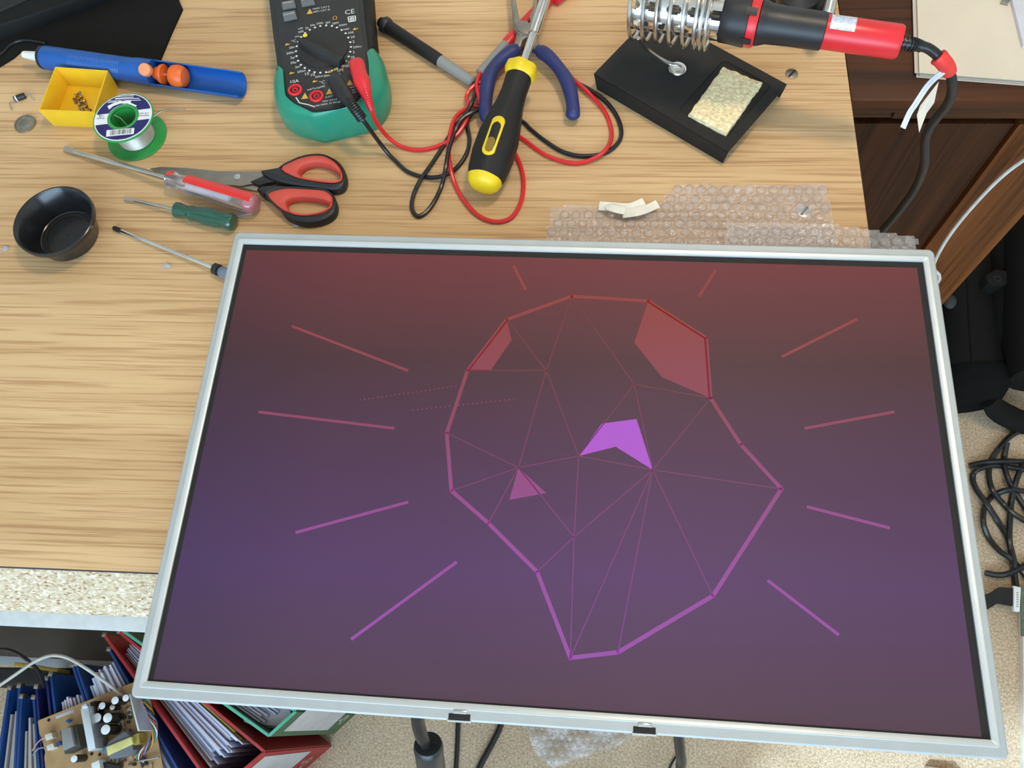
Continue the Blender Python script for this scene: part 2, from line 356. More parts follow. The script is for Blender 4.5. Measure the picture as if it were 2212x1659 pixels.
# ------------------------------------------------------------------ cabinet, right
cab = thing('cabinet', 'dark brown oak cabinet standing to the right of the desk', 'cabinet', (.4, .57, 0))
YC, CXL, CXR = .57, .262, .512
mk('carcass', box(((CXL + CXR) / 2, YC + .235, .345), (CXR - CXL, .45, .69)), DARKOAK, cab, smooth=False)
mk('top', box(((CXL + CXR) / 2 + .005, YC + .22, .71), (CXR - CXL + .03, .49, .02), 0, .004), DARKTOP, cab, label='dark brown top board with a worn front lip')
mk('rail', box(((CXL + CXR) / 2, YC + .005, .684), (CXR - CXL, .012, .032), 0, .001), DARKTOP, cab)
xs = Q(1898, 190, YC).x
mk('drawer_front', box(((xs + CXR) / 2 + .01, YC + .003, .683), (CXR - xs - .03, .014, .028), 0, .002), DARKTOP, cab)
mk('door', box(((CXL + .43) / 2, YC + .004, .36), (.43 - CXL + .001, .01, .60), 0, .0012), DARKOAK, cab)
mk('stile', box((.472, YC + .002, .36), (.080, .016, .61), 0, .002), STILE, cab, label='lighter brown upright at the right of the door')
# ------------------------------------------------------------------ paper on the cabinet
zt = .72
tp = Ps([(1984, 156), (2300, 180), (2280, -160), (1974, -160)], zt + .006)
for k in range(4):
    d = (.0028 * (k % 2) - .002 * (k == 2), .0016 * k - .003)
    solo('paper_sheet', prism([(p.x + d[0], p.y + d[1] + .002) for p in tp], zt + .0002 + k * .0011, zt + .0011 + k * .0011), PAPERD, 'cream paper sheet low in the pile on the dark cabinet', 'paper', 'sheets under the top sheet on the cabinet', smooth=False)
solo('paper_sheet', prism([(p.x + .001, p.y) for p in tp], zt + .0048, zt + .0055), PAPER, 'topmost cream sheet of the paper pile on the dark cabinet', 'paper', smooth=False)
ls = Ps([(2182, -10), (2192, 30), (2209, 100), (2300, 100), (2300, -60), (2178, -60)], zt + .008)
solo('folded_paper', prism([(p.x, p.y) for p in ls], zt + .0057, zt + .0095, .0004), PAPERL, 'folded pale lilac paper lying on top of the cream paper pile', 'paper')
bz = Ps([(2168, -8), (2180, 2), (2176, 12), (2160, 8)], zt + .006)
solo('paper_clip', prism([(p.x, p.y) for p in bz], zt + .0057, zt + .008, .0005), DSTEEL, 'dark metal clip at the edge of the lilac paper on the pile', 'clip')

# ------------------------------------------------------------------ LCD panel
LC = Vector((-.0043, .1716, 0)); LA = -R(.948); ZL = .792
lr = Matrix.Rotation(LA, 3, 'Z')
def LW(x, y, z): return lr @ Vector((x, y, 0)) + Vector((LC.x, LC.y, z))
def LB(x0, x1, y0, y1, z0, z1, bev=0):
    return [lr @ p + Vector((LC.x, LC.y, 0)) for p in box(((x0 + x1) / 2, (y0 + y1) / 2, (z0 + z1) / 2), (x1 - x0, y1 - y0, z1 - z0), 0, bev)[0]], box((0, 0, 0), (1, 1, 1), 0, min(bev, .001))[1]
lcd = thing('lcd_panel', 'large bare LCD screen panel with a silver metal frame showing a purple picture', 'screen', (LC.x, LC.y, Z0))
OW, OH, IW, IH = .2700, .1746, .2612, .1640
def rrect(w_, h_, r, n=6):
    out = []
    for cx, cy, a in ((w_ - r, h_ - r, 0), (-w_ + r, h_ - r, 90), (-w_ + r, -h_ + r, 180), (w_ - r, -h_ + r, 270)):
        for k in range(n + 1): b = R(a + 90 * k / n); out.append((cx + r * math.cos(b), cy + r * math.sin(b)))
    return out
def frame_loft(levels):
    return loft([[LW(x, y, z) for x, y in rrect(w_, h_, r)] for w_, h_, r, z in levels], caps=False)
fr = mk('frame', frame_loft([(OW - .001, OH - .001, .004, ZL - .020), (OW, OH, .0045, ZL - .0012), (OW - .0012, OH - .0012, .0035, ZL), (IW + .0042, IH + .0042, .002, ZL)]), FRAME, lcd, ang=30)
mk('inner_lip', frame_loft([(IW + .0042, IH + .0042, .002, ZL), (IW + .0038, IH + .0038, .002, ZL + .0006), (IW + .0028, IH + .0028, .0015, ZL + .0006), (IW, IH, .0003, ZL - .0006), (IW, IH, .0003, ZL - .0022)]), FRAMEW, fr, ang=30, label='bright pressed lip round the screen opening')
mk('back_cover', LB(-OW + .002, OW - .002, -OH + .002, OH - .002, ZL - .021, ZL - .008), STEEL, lcd, smooth=False)
mk('rear_box', LB(-.15, .15, -.01, .10, Z0 + .0005, ZL - .0205), STEEL, lcd, smooth=False)
def screenmat():
    m = bpy.data.materials.new('lit_screen'); m.use_nodes = True; nt = m.node_tree; b = nt.nodes['Principled BSDF']; L = nt.links.new
    tc = N(nt, 'ShaderNodeTexCoord'); sp = N(nt, 'ShaderNodeSeparateXYZ'); L(tc.outputs['Object'], sp.inputs[0])
    mr = N(nt, 'ShaderNodeMapRange'); mr.inputs[1].default_value = -IH; mr.inputs[2].default_value = IH; L(sp.outputs[1], mr.inputs[0])
    r = ramp(nt, mr.outputs[0], [(0, lin(86, 58, 76)), (.25, lin(92, 56, 106)), (.48, lin(84, 48, 82)), (.72, lin(82, 44, 50)), (1, lin(122, 50, 52))])
    mx = N(nt, 'ShaderNodeMapRange'); mx.inputs[1].default_value = -IW; mx.inputs[2].default_value = IW; L(sp.outputs[0], mx.inputs[0])
    rx = ramp(nt, mx.outputs[0], [(0, (.62, .66, .8, 1)), (.18, (.85, .87, .9, 1)), (.6, (1, 1, 1, 1)), (1, (.9, .9, .85, 1))])
    mu = N(nt, 'ShaderNodeMix', data_type='RGBA', blend_type='MULTIPLY'); mu.inputs[0].default_value = 1; L(r.outputs[0], mu.inputs[6]); L(rx.outputs[0], mu.inputs[7])
    L(mu.outputs[2], b.inputs['Emission Color']); b.inputs['Emission Strength'].default_value = .9
    b.inputs['Base Color'].default_value = (.018, .017, .018, 1); b.inputs['Roughness'].default_value = .5; b.inputs['Specular IOR Level'].default_value = .15
    return m
mk('border', LB(-IW - .001, IW + .001, -IH - .001, IH + .001, ZL - .007, ZL - .0020), BLACKM, lcd, smooth=False, label='black border round the lit picture')
BI = (.0052, .0048, .0046, .0022)   # black margin: left, right, top, bottom
AX0, AX1, AY0, AY1 = -IW + .0035, IW - .0048, -IH + .0012, IH - .0050
scr = mk('screen', LB(AX0, AX1, AY0, AY1, ZL - .0030, ZL - .0018), screenmat(), lcd, smooth=False, label='lit screen, dark red at the top fading to purple')
# abstract faceted line picture shown on the screen (flat)
def picmat(k=1.0):
    m = bpy.data.materials.new('lit_lines'); m.use_nodes = True; nt = m.node_tree; b = nt.nodes['Principled BSDF']; L = nt.links.new
    tc = N(nt, 'ShaderNodeTexCoord'); sp = N(nt, 'ShaderNodeSeparateXYZ'); L(tc.outputs['Object'], sp.inputs[0])
    mr = N(nt, 'ShaderNodeMapRange'); mr.inputs[1].default_value = -IH; mr.inputs[2].default_value = IH; L(sp.outputs[1], mr.inputs[0])
    r = ramp(nt, mr.outputs[0], [(p, tuple(q * k for q in c[:3]) + (1,)) for p, c in ((.05, lin(150, 66, 170)), (.35, lin(146, 60, 140)), (.6, lin(134, 50, 78)), (.85, lin(138, 44, 37)))])
    L(r.outputs[0], b.inputs['Emission Color']); b.inputs['Emission Strength'].default_value = .95; b.inputs['Base Color'].default_value = (.03, .03, .03, 1); b.inputs['Roughness'].default_value = .5
    b.inputs['Specular IOR Level'].default_value = .15
    return m
PIC = picmat(); PICT = picmat(.62); ZP = ZL - .00170
def seg(a, b, w_):
    A_, B_ = P(*a, ZP), P(*b, ZP); d = (B_ - A_).normalized(); n_ = Vector((-d.y, d.x, 0)) * w_ / 2; e = d * w_ * .3
    return [A_ - e + n_, A_ - e - n_, B_ + e - n_, B_ + e + n_], [(0, 1, 2, 3)]
GEM = [(965, 935), (1010, 800), (1095, 690), (1235, 640), (1400, 650), (1525, 730), (1535, 860), (1600, 960), (1688, 1056), (1540, 1287), (1335, 1409), (1232, 1421), (1160, 1235), (1055, 1130), (975, 1060)]
mk('outline', join(*[seg(GEM[i], GEM[(i + 1) % len(GEM)], .0027) for i in range(len(GEM))]), PIC, scr, smooth=False)
for a, b in (((632, 705), (880, 800)), ((560, 890), (850, 925)), ((640, 1150), (880, 1085)), ((760, 1380), (985, 1215)), ((1850, 690), (1690, 770)), ((1930, 890), (1740, 925)), ((1920, 1140), (1745, 1095)), ((1810, 1370), (1660, 1255)), ((1110, 575), (1135, 625)), ((1545, 585), (1510, 640))): mk('ray', seg(a, b, .0021), PIC, scr, smooth=False)
ND = [(1180, 800), (1370, 830), (1250, 985), (1410, 1015), (1120, 1010), (1240, 1160)]
mk('thin_lines', join(*[seg(a, b, .0008) for a, b in ((GEM[1], ND[0]), (GEM[2], ND[0]), (GEM[3], ND[0]), (GEM[3], ND[1]), (ND[0], ND[2]), (ND[1], ND[2]), (ND[1], ND[3]), (ND[2], ND[3]), (ND[1], GEM[6]), (ND[3], GEM[6]), (ND[3], GEM[8]), (ND[3], GEM[9]), (ND[3], GEM[10]), (ND[3], GEM[11]), (ND[2], ND[5]), (ND[3], ND[5]), (ND[5], GEM[12]), (ND[5], GEM[11]), (ND[4], ND[2]), (ND[4], ND[0]), (ND[4], GEM[0]), (ND[4], GEM[13]), (ND[4], ND[5]), (GEM[14], ND[4]))]), PICT, scr, smooth=False)
for q in ([(1400, 650), (1525, 730), (1535, 860), (1430, 815), (1370, 740)], [(1010, 800), (1095, 690), (1105, 735), (1060, 800)], [(1120, 1010), (1180, 1065), (1100, 1080)]): mk('filled_facet', flat(Ps(q, ZP), ZP), PIC, scr, smooth=False)
VIO = mat('violet_lit', (.018, .018, .018), .5, spec=.15, emit=(176, 84, 206, .95))
mk('violet_facet', flat(Ps([(1250, 985), (1300, 915), (1375, 905), (1410, 1015), (1330, 965)], ZP), ZP), VIO, scr, smooth=False)
mk('dotted_lines', join(*[flat(circ(P(a[0] + (b[0] - a[0]) * k / 22, a[1] + (b[1] - a[1]) * k / 22, ZP), .0006, 6), ZP) for a, b in (((778, 864), (985, 834)), ((892, 886), (1110, 862))) for k in range(23)]), PIC, scr, smooth=False)
# clips and side brackets
for u, v in ((992, 1552), (1392, 1580)):
    p = P(u, v, ZL); lp = lr.inverted() @ (p - LC); x = lp.x
    c = mk('clip_slot', LB(x - .0068, x + .0068, -OH + .0002, -OH + .0042, ZL - .004, ZL + .0003, .0003), BLACKM, lcd, label='dark notch with a bent silver tab')
    mk('tab', LB(x - .0040, x + .0044, -OH + .0040, -OH + .0062, ZL - .001, ZL + .0009, .0004), CHROME, c)
    mk('tab_edge', LB(x - .0074, x + .0074, -OH - .0008, -OH + .0006, ZL - .004, ZL + .0002, .0003), FRAMEW, c)
for v0, v1, side in ((575, 640, -1), (917, 1080, -1), (1400, 1480, -1), (985, 1120, 1), (1510, 1620, 1), (1195, 1340, 1)):
    y0 = (lr.inverted() @ (P(1100 + side * 900, v1, ZL - .01) - LC)).y; y1 = (lr.inverted() @ (P(1100 + side * 900, v0, ZL - .01) - LC)).y
    xa = OW if side > 0 else -OW - .0026
    mk('side_bracket', LB(xa, xa + .0026, y0, y1, ZL - .017, ZL - .0075, .0004), STEEL if side < 0 else DSTEEL, lcd)

# ------------------------------------------------------------------ bubble wrap
def inpoly(x, y, pl):
    c = False
    for i in range(len(pl)):
        (x1, y1), (x2, y2) = pl[i - 1], pl[i]
        if (y1 > y) != (y2 > y) and x < (x2 - x1) * (y - y1) / (y2 - y1) + x1: c = not c
    return c
def bubble_wrap(label, pts, z, pitch=.0098, layer=0.0, hz=.0012, sd=1):
    rnd = random.Random(sd); pl = [(p.x, p.y) for p in Ps(pts, z)]
    x0, x1 = min(p[0] for p in pl), max(p[0] for p in pl); y0, y1 = min(p[1] for p in pl), max(p[1] for p in pl)
    wob = lambda x, y: z + layer + hz * (.5 + .5 * math.sin(x * 95 + 1.3 * sd) * math.cos(y * 120 + sd))
    g = .0026; nx = int((x1 - x0) / g) + 2; ny = int((y1 - y0) / g) + 2; idx = {}; V = []; F = []
    def vid(i, j):
        if (i, j) not in idx:
            x, y = x0 + i * g, y0 + j * g; idx[(i, j)] = len(V); V.append(Vector((x, y, wob(x, y))))
        return idx[(i, j)]
    for i in range(nx):
        for j in range(ny):
            if inpoly(x0 + (i + .5) * g, y0 + (j + .5) * g, pl): F.append((vid(i, j), vid(i + 1, j), vid(i + 1, j + 1), vid(i, j + 1)))
    root = solo('bubble_wrap', (V, F), FILM, label, 'bubble wrap')
    D = []; row = 0; y = y0
    while y < y1:
        x = x0 + (pitch / 2 if row % 2 else 0)
        while x < x1:
            if inpoly(x, y, pl) and inpoly(x - .003, y - .003, pl) and inpoly(x + .003, y + .003, pl):
                r = pitch * .44; h = rnd.uniform(.0018, .0036); c = Vector((x + rnd.uniform(-.0005, .0005), y + rnd.uniform(-.0005, .0005), wob(x, y))); t = Vector((rnd.uniform(-.001, .001), rnd.uniform(-.001, .001), 0))
                rings = [[c + Vector((r * k * math.cos(a) * rnd.uniform(.93, 1.05), r * k * math.sin(a) * rnd.uniform(.93, 1.05), h * hh * rnd.uniform(.85, 1.1))) + t * hh for a in [2 * math.pi * q / 10 for q in range(10)]] for k, hh in ((1, 0), (.94, .5), (.72, .86), (.3, 1.0))]
                v, f = loft(rings, caps=False); f.append(tuple(30 + q for q in range(10))); D.append((v, f))
            x += pitch
        y += pitch * .866; row += 1
    mk('bubbles', join(*D), BUB, root, kind='stuff', ang=60)
bubble_wrap('clear bubble wrap sheet under the top edge of the LCD panel, screw showing through', [(1178, 560), (1182, 500), (1192, 450), (1250, 443), (1305, 446), (1350, 452), (1418, 446), (1440, 420), (1472, 401), (1530, 397), (1600, 404), (1690, 400), (1782, 398), (1790, 432), (1802, 484), (1812, 560)], Z0 + .0004, sd=2)
bubble_wrap('strip of bubble wrap overhanging the right desk edge behind the LCD panel', [(1560, 560), (1570, 482), (1700, 486), (1800, 486), (1880, 497), (1984, 515), (1974, 560)], Z0 + .0052, sd=5, hz=.0006)
bubble_wrap('bluish bubble wrap on the carpet below the LCD panel', [(1125, 1540), (1137, 1580), (1146, 1600), (1157, 1628), (1170, 1645), (1196, 1659), (1215, 1652), (1250, 1638), (1300, 1622), (1345, 1606), (1378, 1590), (1400, 1560), (1390, 1530)], .003, pitch=.0125, sd=9, hz=.012)
def strip(pts, wd, z, lab, th=.0004):
    c = cr([P(u, v, zz) for u, v, zz in pts], 5); V = []; F = []
    for i, p in enumerate(c):
        t = (c[min(i + 1, len(c) - 1)] - c[max(i - 1, 0)]); t.z = 0; t.normalize(); n_ = Vector((-t.y, t.x, .25)).normalized() * wd / 2
        V += [p + n_, p - n_, p - n_ - Vector((0, 0, th)), p + n_ - Vector((0, 0, th))]
    for i in range(len(c) - 1):
        for k in range(4): F.append((i * 4 + k, i * 4 + (k + 1) % 4, i * 4 + 4 + (k + 1) % 4, i * 4 + 4 + k))
    F += [(0, 1, 2, 3), tuple(len(V) - 4 + k for k in range(4))]
    return (V, F)
TAPE = mat('cream_tape', (.84, .78, .66), .5, var=.08, scale=90)
zb = Z0 + .0065
solo('torn_tape_strip', strip([(1294, 444, zb - .001), (1320, 446, zb), (1360, 448, zb + .0003), (1392, 436, zb)], .0075, zb, ''), TAPE, 'white torn tape strip lying upper left on the bubble wrap', 'tape')
solo('torn_tape_strip', strip([(1345, 462, zb), (1375, 458, zb + .001), (1400, 450, zb), (1421, 440, zb)], .0068, zb, ''), TAPE, 'cream torn tape strip crossing lower right of the other strip', 'tape')
solo('torn_tape_strip', strip([(1312, 440, zb), (1318, 448, zb + .0016), (1350, 456, zb + .002)], .006, zb, ''), TAPE, 'short folded tape scrap at the left end of the tape strips', 'tape')
# ------------------------------------------------------------------ multimeter
ZF = Z0 + .036
me_ = thing('multimeter', 'black digital multimeter in a green rubber holster, dial set at the upper left', 'multimeter', P(700, 120))
body = Ps([(567, -205), (581, 0), (589, 70), (600, 150), (614, 205), (640, 232), (681, 244), (740, 233), (775, 222), (799, 180), (797, 116), (788, 40), (769, -205)], ZF - .001)
mk('body', prism([(p.x, p.y) for p in body], Z0 + .001, ZF - .0005, .0012), BLACK, me_, label='black meter body')
side = Ps([(567, -205), (581, 0), (590, 70), (600, 152), (795, 118), (797, 116), (809, 100), (802, 40), (784, -205)], ZF - .006)
mk('side_shell', prism([(p.x, p.y) for p in side], Z0 + .0012, ZF - .0035, .003), BLACKM, me_)
face = Ps([(577, -200), (593, 0), (612, 152), (618, 200), (640, 226), (682, 238), (742, 227), (770, 216), (793, 175), (790, 116), (778, 40), (760, -200)], ZF)
mk('face_plate', prism([(p.x, p.y) for p in face], ZF - .0006, ZF, .0003), mat('meter_face', (.022, .021, .02), .5, bump=.1, bscale=2500), me_)
dq = Ps([(600, -165), (733, -185), (744, -70), (608, -52)], ZF)
mk('display', prism([(p.x, p.y) for p in dq], ZF - .0003, ZF + .0004, .0003), mat('lcd_grey', (.27, .30, .25), .25), me_, label='grey liquid crystal display')
om = [(598, 152), (593, 180), (596, 222), (605, 246), (628, 262), (660, 270), (690, 276), (745, 264), (792, 251), (818, 235), (836, 205), (838, 172), (830, 138), (816, 116)]
im = [(612, 152), (616, 200), (622, 213), (636, 225), (650, 232), (664, 239), (681, 245), (720, 240), (750, 233), (772, 222), (790, 198), (797, 174), (797, 140), (793, 116)]
zo = [Z0 + .0215] * 14
def hol(k, inn):
    a, b = P(*om[k], Z0 + .022), P(*im[k], ZF)
    cen = P(705, 150, Z0 + .022); out = (a - cen); out.z = 0; out.normalize()
    base = Vector((a.x, a.y, 0)) - out * .002
    prof = [Vector((base.x, base.y, Z0)), Vector((a.x, a.y, Z0 + .006)), Vector((a.x, a.y, Z0 + .024)), a + (b - a) * .30 + Vector((0, 0, .0085)), a + (b - a) * .62 + Vector((0, 0, .0045)), b + Vector((0, 0, .0012)), b + Vector((0, 0, -.003)), Vector((b.x, b.y, Z0 + .004))]
    prof[3].z = Z0 + .0325; prof[4].z = Z0 + .0362; prof[5].z = ZF + .0012; prof[6].z = ZF - .004
    return prof
cols = [hol(k, 0) for k in range(14)]
cols = [cr([cols[k][j] for k in range(14)], 4) for j in range(8)]
v, f = [], []
n_ = len(cols[0])
for j in range(8): v += cols[j]
for j in range(7):
    for k in range(n_ - 1): f.append((j * n_ + k, j * n_ + k + 1, (j + 1) * n_ + k + 1, (j + 1) * n_ + k))
f.append(tuple(j * n_ for j in range(8))); f.append(tuple(j * n_ + n_ - 1 for j in range(8)))
mk('holster', (v, f), TEAL, me_, ang=50, label='green rubber holster round the lower half')
for k, (a, b) in enumerate((((600, 151), (614, 149)), ((794, 116), (816, 112)))):
    mk('holster_lip', tube([P(*a, ZF - .002), P(*b, ZF - .012)], .0012, 8), BLACKM, me_)
dc = P(697.5, 104, ZF); dr = (P(752, 98, ZF) - P(643, 112, ZF)).length / 2
dial = mk('dial', join(disc((dc.x, dc.y, ZF), dr, .0012, 48, .0006)), mat('dial_black', (.015, .014, .013), .55, bump=.1, bscale=2500), me_, label='round black selector dial')
a, b = P(648, 90, ZF + .004), P(740, 134, ZF + .004); t = (b - a).normalized(); nn = Vector((-t.y, t.x, 0))
kn = []
for sgn, zz, wd in ((0, ZF + .0008, .0066), (0, ZF + .0055, .0046), (0, ZF + .0068, .0034)):
    L_ = (b - a).length; c = (a + b) / 2; c.z = 0
    kn.append([Vector((c.x, c.y, zz)) + t * (L_ / 2 * x) + nn * (wd * y) for x, y in ((-1.04, -.25), (-.8, -.75), (0, -1), (.8, -.85), (.97, -.7), (.97, .7), (.8, .85), (0, 1), (-.8, .75), (-1.04, .25))])
mk('knob', loft(kn), BLACK, dial, ang=30)
q = P(660, 79, ZF); mk('pointer_dot', disc((q.x, q.y, ZF + .0011), .0021, .0004, 16), mat('dot_yellow', (.9, .75, .02), .5), dial)
def zp(x, y): return (x / 6.913 + 560, y / 6.913)
def button(q, lab, t0, t1):
    pts = Ps([zp(*a) for a in q], ZF + .0022)
    b_ = mk('button', prism([(p.x, p.y) for p in pts], ZF - .0002, ZF + .0022, .0007), GREYB, me_)
    if lab: mk('lettering', text(lab, zp(*t0), zp(*t1), ZF + .0022), PRINT, b_, smooth=False)
button([(325, 25), (520, -8), (545, 95), (345, 135)], 'HOLD', (362, 62), (500, 38))
button([(342, 178), (530, 145), (560, 258), (365, 298)], 'ON/OFF', (362, 240), (528, 205))
button([(605, -30), (800, -60), (830, 45), (630, 82)], 'DC/AC', (645, 10), (775, -12))
T = []
def tx(s, x0, y0, x1, y1): T.append(text(s, zp(x0, y0), zp(x1, y1), ZF + .0001))
for e in (('1000V CAT II', 800, 150, 1045, 112), ('600V CAT III', 805, 195, 1055, 155), ('CE', 1285, 222, 1425, 198), ('10A', 470, 1250, 595, 1228), ('mATemphFE', 720, 1360, 985, 1300), ('°C', 905, 1262, 985, 1245),
          ('20k', 762, 398, 840, 385), ('200k', 855, 372, 960, 355), ('2M', 992, 362, 1060, 350), ('20M', 1090, 372, 1185, 356), ('200M', 1188, 400, 1305, 382), ('2k', 690, 440, 745, 430), ('200', 585, 500, 665, 482), ('hFE', 590, 448, 655, 432),
          ('1000', 1262, 458, 1345, 444), ('200', 1325, 512, 1410, 500), ('20', 1368, 578, 1430, 566), ('2', 1395, 645, 1425, 640), ('200m', 1402, 725, 1530, 708), ('2', 1398, 800, 1428, 795), ('20', 1366, 876, 1425, 868), ('200', 1325, 950, 1400, 938),
          ('700', 1250, 1015, 1345, 998), ('hFE', 1170, 1078, 1265, 1058), ('20kHz', 1072, 1135, 1212, 1112), ('20m', 962, 1155, 1055, 1138), ('200m', 835, 1170, 950, 1148), ('10', 778, 1145, 835, 1132), ('10', 690, 1130, 750, 1116), ('200m', 570, 1095, 695, 1068), ('2m', 538, 1025, 612, 1010),
          ('20µ', 470, 960, 555, 942), ('2µ', 468, 885, 530, 870), ('200n', 410, 820, 522, 796), ('20n', 450, 735, 530, 716), ('°C', 485, 640, 550, 626), ('kHz', 538, 565, 605, 550), ('MAX', 1345, 1325, 1425, 1305), ('1000V', 1362, 1365, 1440, 1345), ('700V', 1375, 1402, 1455, 1382), ('FUSED', 995, 1470, 1105, 1440), ('MAX 200mA', 950, 1530, 1170, 1490), ('10A MAX 10 SEC', 835, 1598, 1180, 1535)):
    tx(*e)
for x, y in ((685, 493), (755, 445), (832, 410), (912, 388), (1000, 380), (1085, 388), (1160, 410), (1230, 448), (1290, 497), (1330, 560), (1360, 630), (1370, 700), (1360, 772), (1335, 843), (1290, 910), (1232, 970), (1165, 1018), (1085, 1055), (1000, 1078), (912, 1085), (827, 1078), (748, 1054), (680, 1015), (622, 968), (580, 907), (557, 838), (548, 765), (560, 690), (582, 620), (625, 552)):
    q = P(*zp(x, y), ZF + .0003); T.append(flat(circ(q, .00105, 10), ZF + .0003))
for a, b in (((1325, 255), (1435, 238)), ((1340, 328), (1438, 310)), ((1325, 255), (1340, 328)), ((1435, 238), (1438, 310)), ((1355, 272), (1408, 262)), ((1365, 310), (1412, 300)), ((1355, 272), (1365, 310)), ((1408, 262), (1412, 300)), ((548, 1455), (600, 1535)), ((600, 1535), (720, 1560)), ((720, 1560), (828, 1595)), ((1180, 1530), (1230, 1500))):
    A_, B_ = P(*zp(*a), ZF + .0003), P(*zp(*b), ZF + .0003); d = (B_ - A_).normalized(); n2 = Vector((-d.y, d.x, 0)) * .0005
    T.append(([A_ + n2, A_ - n2, B_ - n2, B_ + n2], [(0, 1, 2, 3)]))
q = P(*zp(1382, 283), ZF + .0003); T.append(flat(circ(q, .0008, 8), ZF + .0003))
mk('lettering', join(*T), PRINT, me_, smooth=False, label='white printed scale and markings')
for x, y, s_ in ((752, 172, 48), (678, 1435, 55), (1042, 1368, 52), (1348, 1235, 52)):
    mk('warning_triangle', flat(Ps([zp(x + 4, y - s_ * .95), zp(x + s_, y + s_ * .62), zp(x - s_ * .95, y + s_ * .85)], ZF + .0003), ZF + .0003), PRINTY, me_, smooth=False)
T = []
for x, y in ((480, 1088), (825, 1212), (1430, 430), (1500, 895), (415, 660), (1210, 990), (1135, 1035), (1050, 1070)):
    T.append(flat(Ps([zp(x - 30, y + 10), zp(x - 5, y - 20), zp(x + 12, y - 4), zp(x + 45, y - 10), zp(x + 46, y), zp(x + 14, y + 14), zp(x - 28, y + 22)], ZF + .0003), ZF + .0003))
T.append(text('\u03a9', zp(1102, 302), zp(1168, 290), ZF + .0001))
mk('scale_symbols', join(*T), PRINTY, me_, smooth=False, label='small orange printed symbols', kind='stuff')
for x, y, m in ((538, 1350, RED), (858, 1443, RED)):
    q = P(*zp(x, y), ZF); r = .0063
    j = mk('jack', lathe((q.x, q.y, ZF - .001), (q.x, q.y, ZF + .01), [(0, r), (.002, r), (.0025, r * .93), (.0025, r * .68), (.0008, r * .64), (.0008, r * .42), (.0018, r * .40), (.0018, r * .25), (.0004, r * .22)], 28), m, me_, label='red ringed input socket')
    mk('hole', disc((q.x, q.y, ZF - .0004), r * .24, .0002, 12), mat('socket_dark', (.12, .003, .004), .5), j)

# ------------------------------------------------------------------ test leads
def zz(x, y, h): p = (x / 3.318 + 800, y / 3.318); return P(*p, Z0 + h)
def wire(pts, sub=6): return cr([P(u, v, Z0 + h) for u, v, h in pts], sub)
rl = thing('test_lead', 'red test lead plugged into the multimeter, its wire looping to a red probe', 'test lead', P(905, 324))
hw = .0019
rp = wire([(798, 224, .043), (803, 238, .039), (812, 262, .028), (836, 294, .010), (866, 316, .0025), (905, 324, hw), (945, 316, hw), (981, 297, .004), (1005, 265, .006), (1014, 235, .006), (1008, 208, .006), (1022, 187, .008), (1060, 165, .0065), (1105, 125, .002), (1131, 107, hw), (1160, 109, hw), (1201, 127, hw), (1222, 154, hw), (1246, 178, .0035), (1276, 205, .0035), (1306, 241, hw), (1320, 277, hw), (1318, 307, .0045), (1297, 334, .0045), (1258, 351, hw), (1222, 350, hw), (1177, 334, hw), (1143, 310, hw), (1115, 290, .002), (1080, 264, .002), (1045, 236, .002), (1022, 228, .0035), (1008, 234, .006), (987, 250, .0055), (975, 277, .006), (969, 316, .0055), (973, 362, .006), (984, 401, hw), (1005, 437, hw), (1035, 467, hw), (1071, 479, hw), (1104, 470, hw), (1125, 437, hw), (1131, 398, hw), (1126, 364, hw), (1112, 331, hw), (1090, 295, .0052), (1060, 255, .0052), (1040, 226, .009), (1032, 199, .010), (1030, 180, .010), (1038, 158, .0075)])
mk('wire', tube(rp, .0019, 8), REDW, rl)
def plug(pts, m, parent, nm='plug'): return None
pr = cr([P(770, 134, ZF + .012), P(775, 157, ZF + .0125), P(782, 178, ZF + .0125), P(789, 198, ZF + .0115), P(796, 218, ZF + .0085), P(803, 238, ZF + .003)], 5)
mk('plug', tube(pr, [.0060, .0066, .0067, .0067, .0067, .0066, .0066, .0067, .0070, .0072, .0072, .0068, .0063, .0059, .0055, .0052, .0048, .0044, .0040, .0038, .0036, .0034, .0032, .0030, .0029, .0027], 16, flat=.8), RED, rl)
q = P(768, 147, ZF); mk('plug_tip', disc((q.x, q.y, ZF - .003), .0044, .010, 18, .001), RED, rl)
mk('strain_relief', join(*[tube([pr[i] + (pr[i + 1] - pr[i]) * -.5, pr[i] + (pr[i + 1] - pr[i]) * .25], [.0044 - .0006 * (i - 16) * .3] * 2, 12) for i in range(15, 25)]), RED, rl)
def probe(root, A, B, segs, n=16):
    A, B = Vector(A), Vector(B)
    for nm, prof, m, lab in segs: mk(nm, lathe(A, B, prof, n), m, root, label=lab)
pa, pb = P(1036, 160, Z0 + .0062), P(1180, 2, Z0 + .0062); L1 = (P(1092, 97, Z0 + .006) - pa).length; LT = (pb - pa).length
probe(rl, pa, pb, (('probe_sleeve', [(0, .0026), (.001, .0046), (L1, .0052)], GREY, 'grey sleeve of the red probe'), ('probe_handle', [(L1, .0050), (L1 + .002, .0056), (LT * .6, .0058), (LT * .95, .0056), (LT + .02, .0054)], RED, None)))
q = P(1205, -8, Z0 + .006); mk('finger_guard', lathe(q + Vector((-.004, -.004, 0)), q + Vector((.004, .004, 0)), [(0, .004), (.001, .0062), (.006, .0064), (.010, .006), (.04, .0052)], 18), RED, rl)
bl = thing('test_lead', 'black test lead plugged into the multimeter, its wire looping to a black probe', 'test lead', P(881, 371))
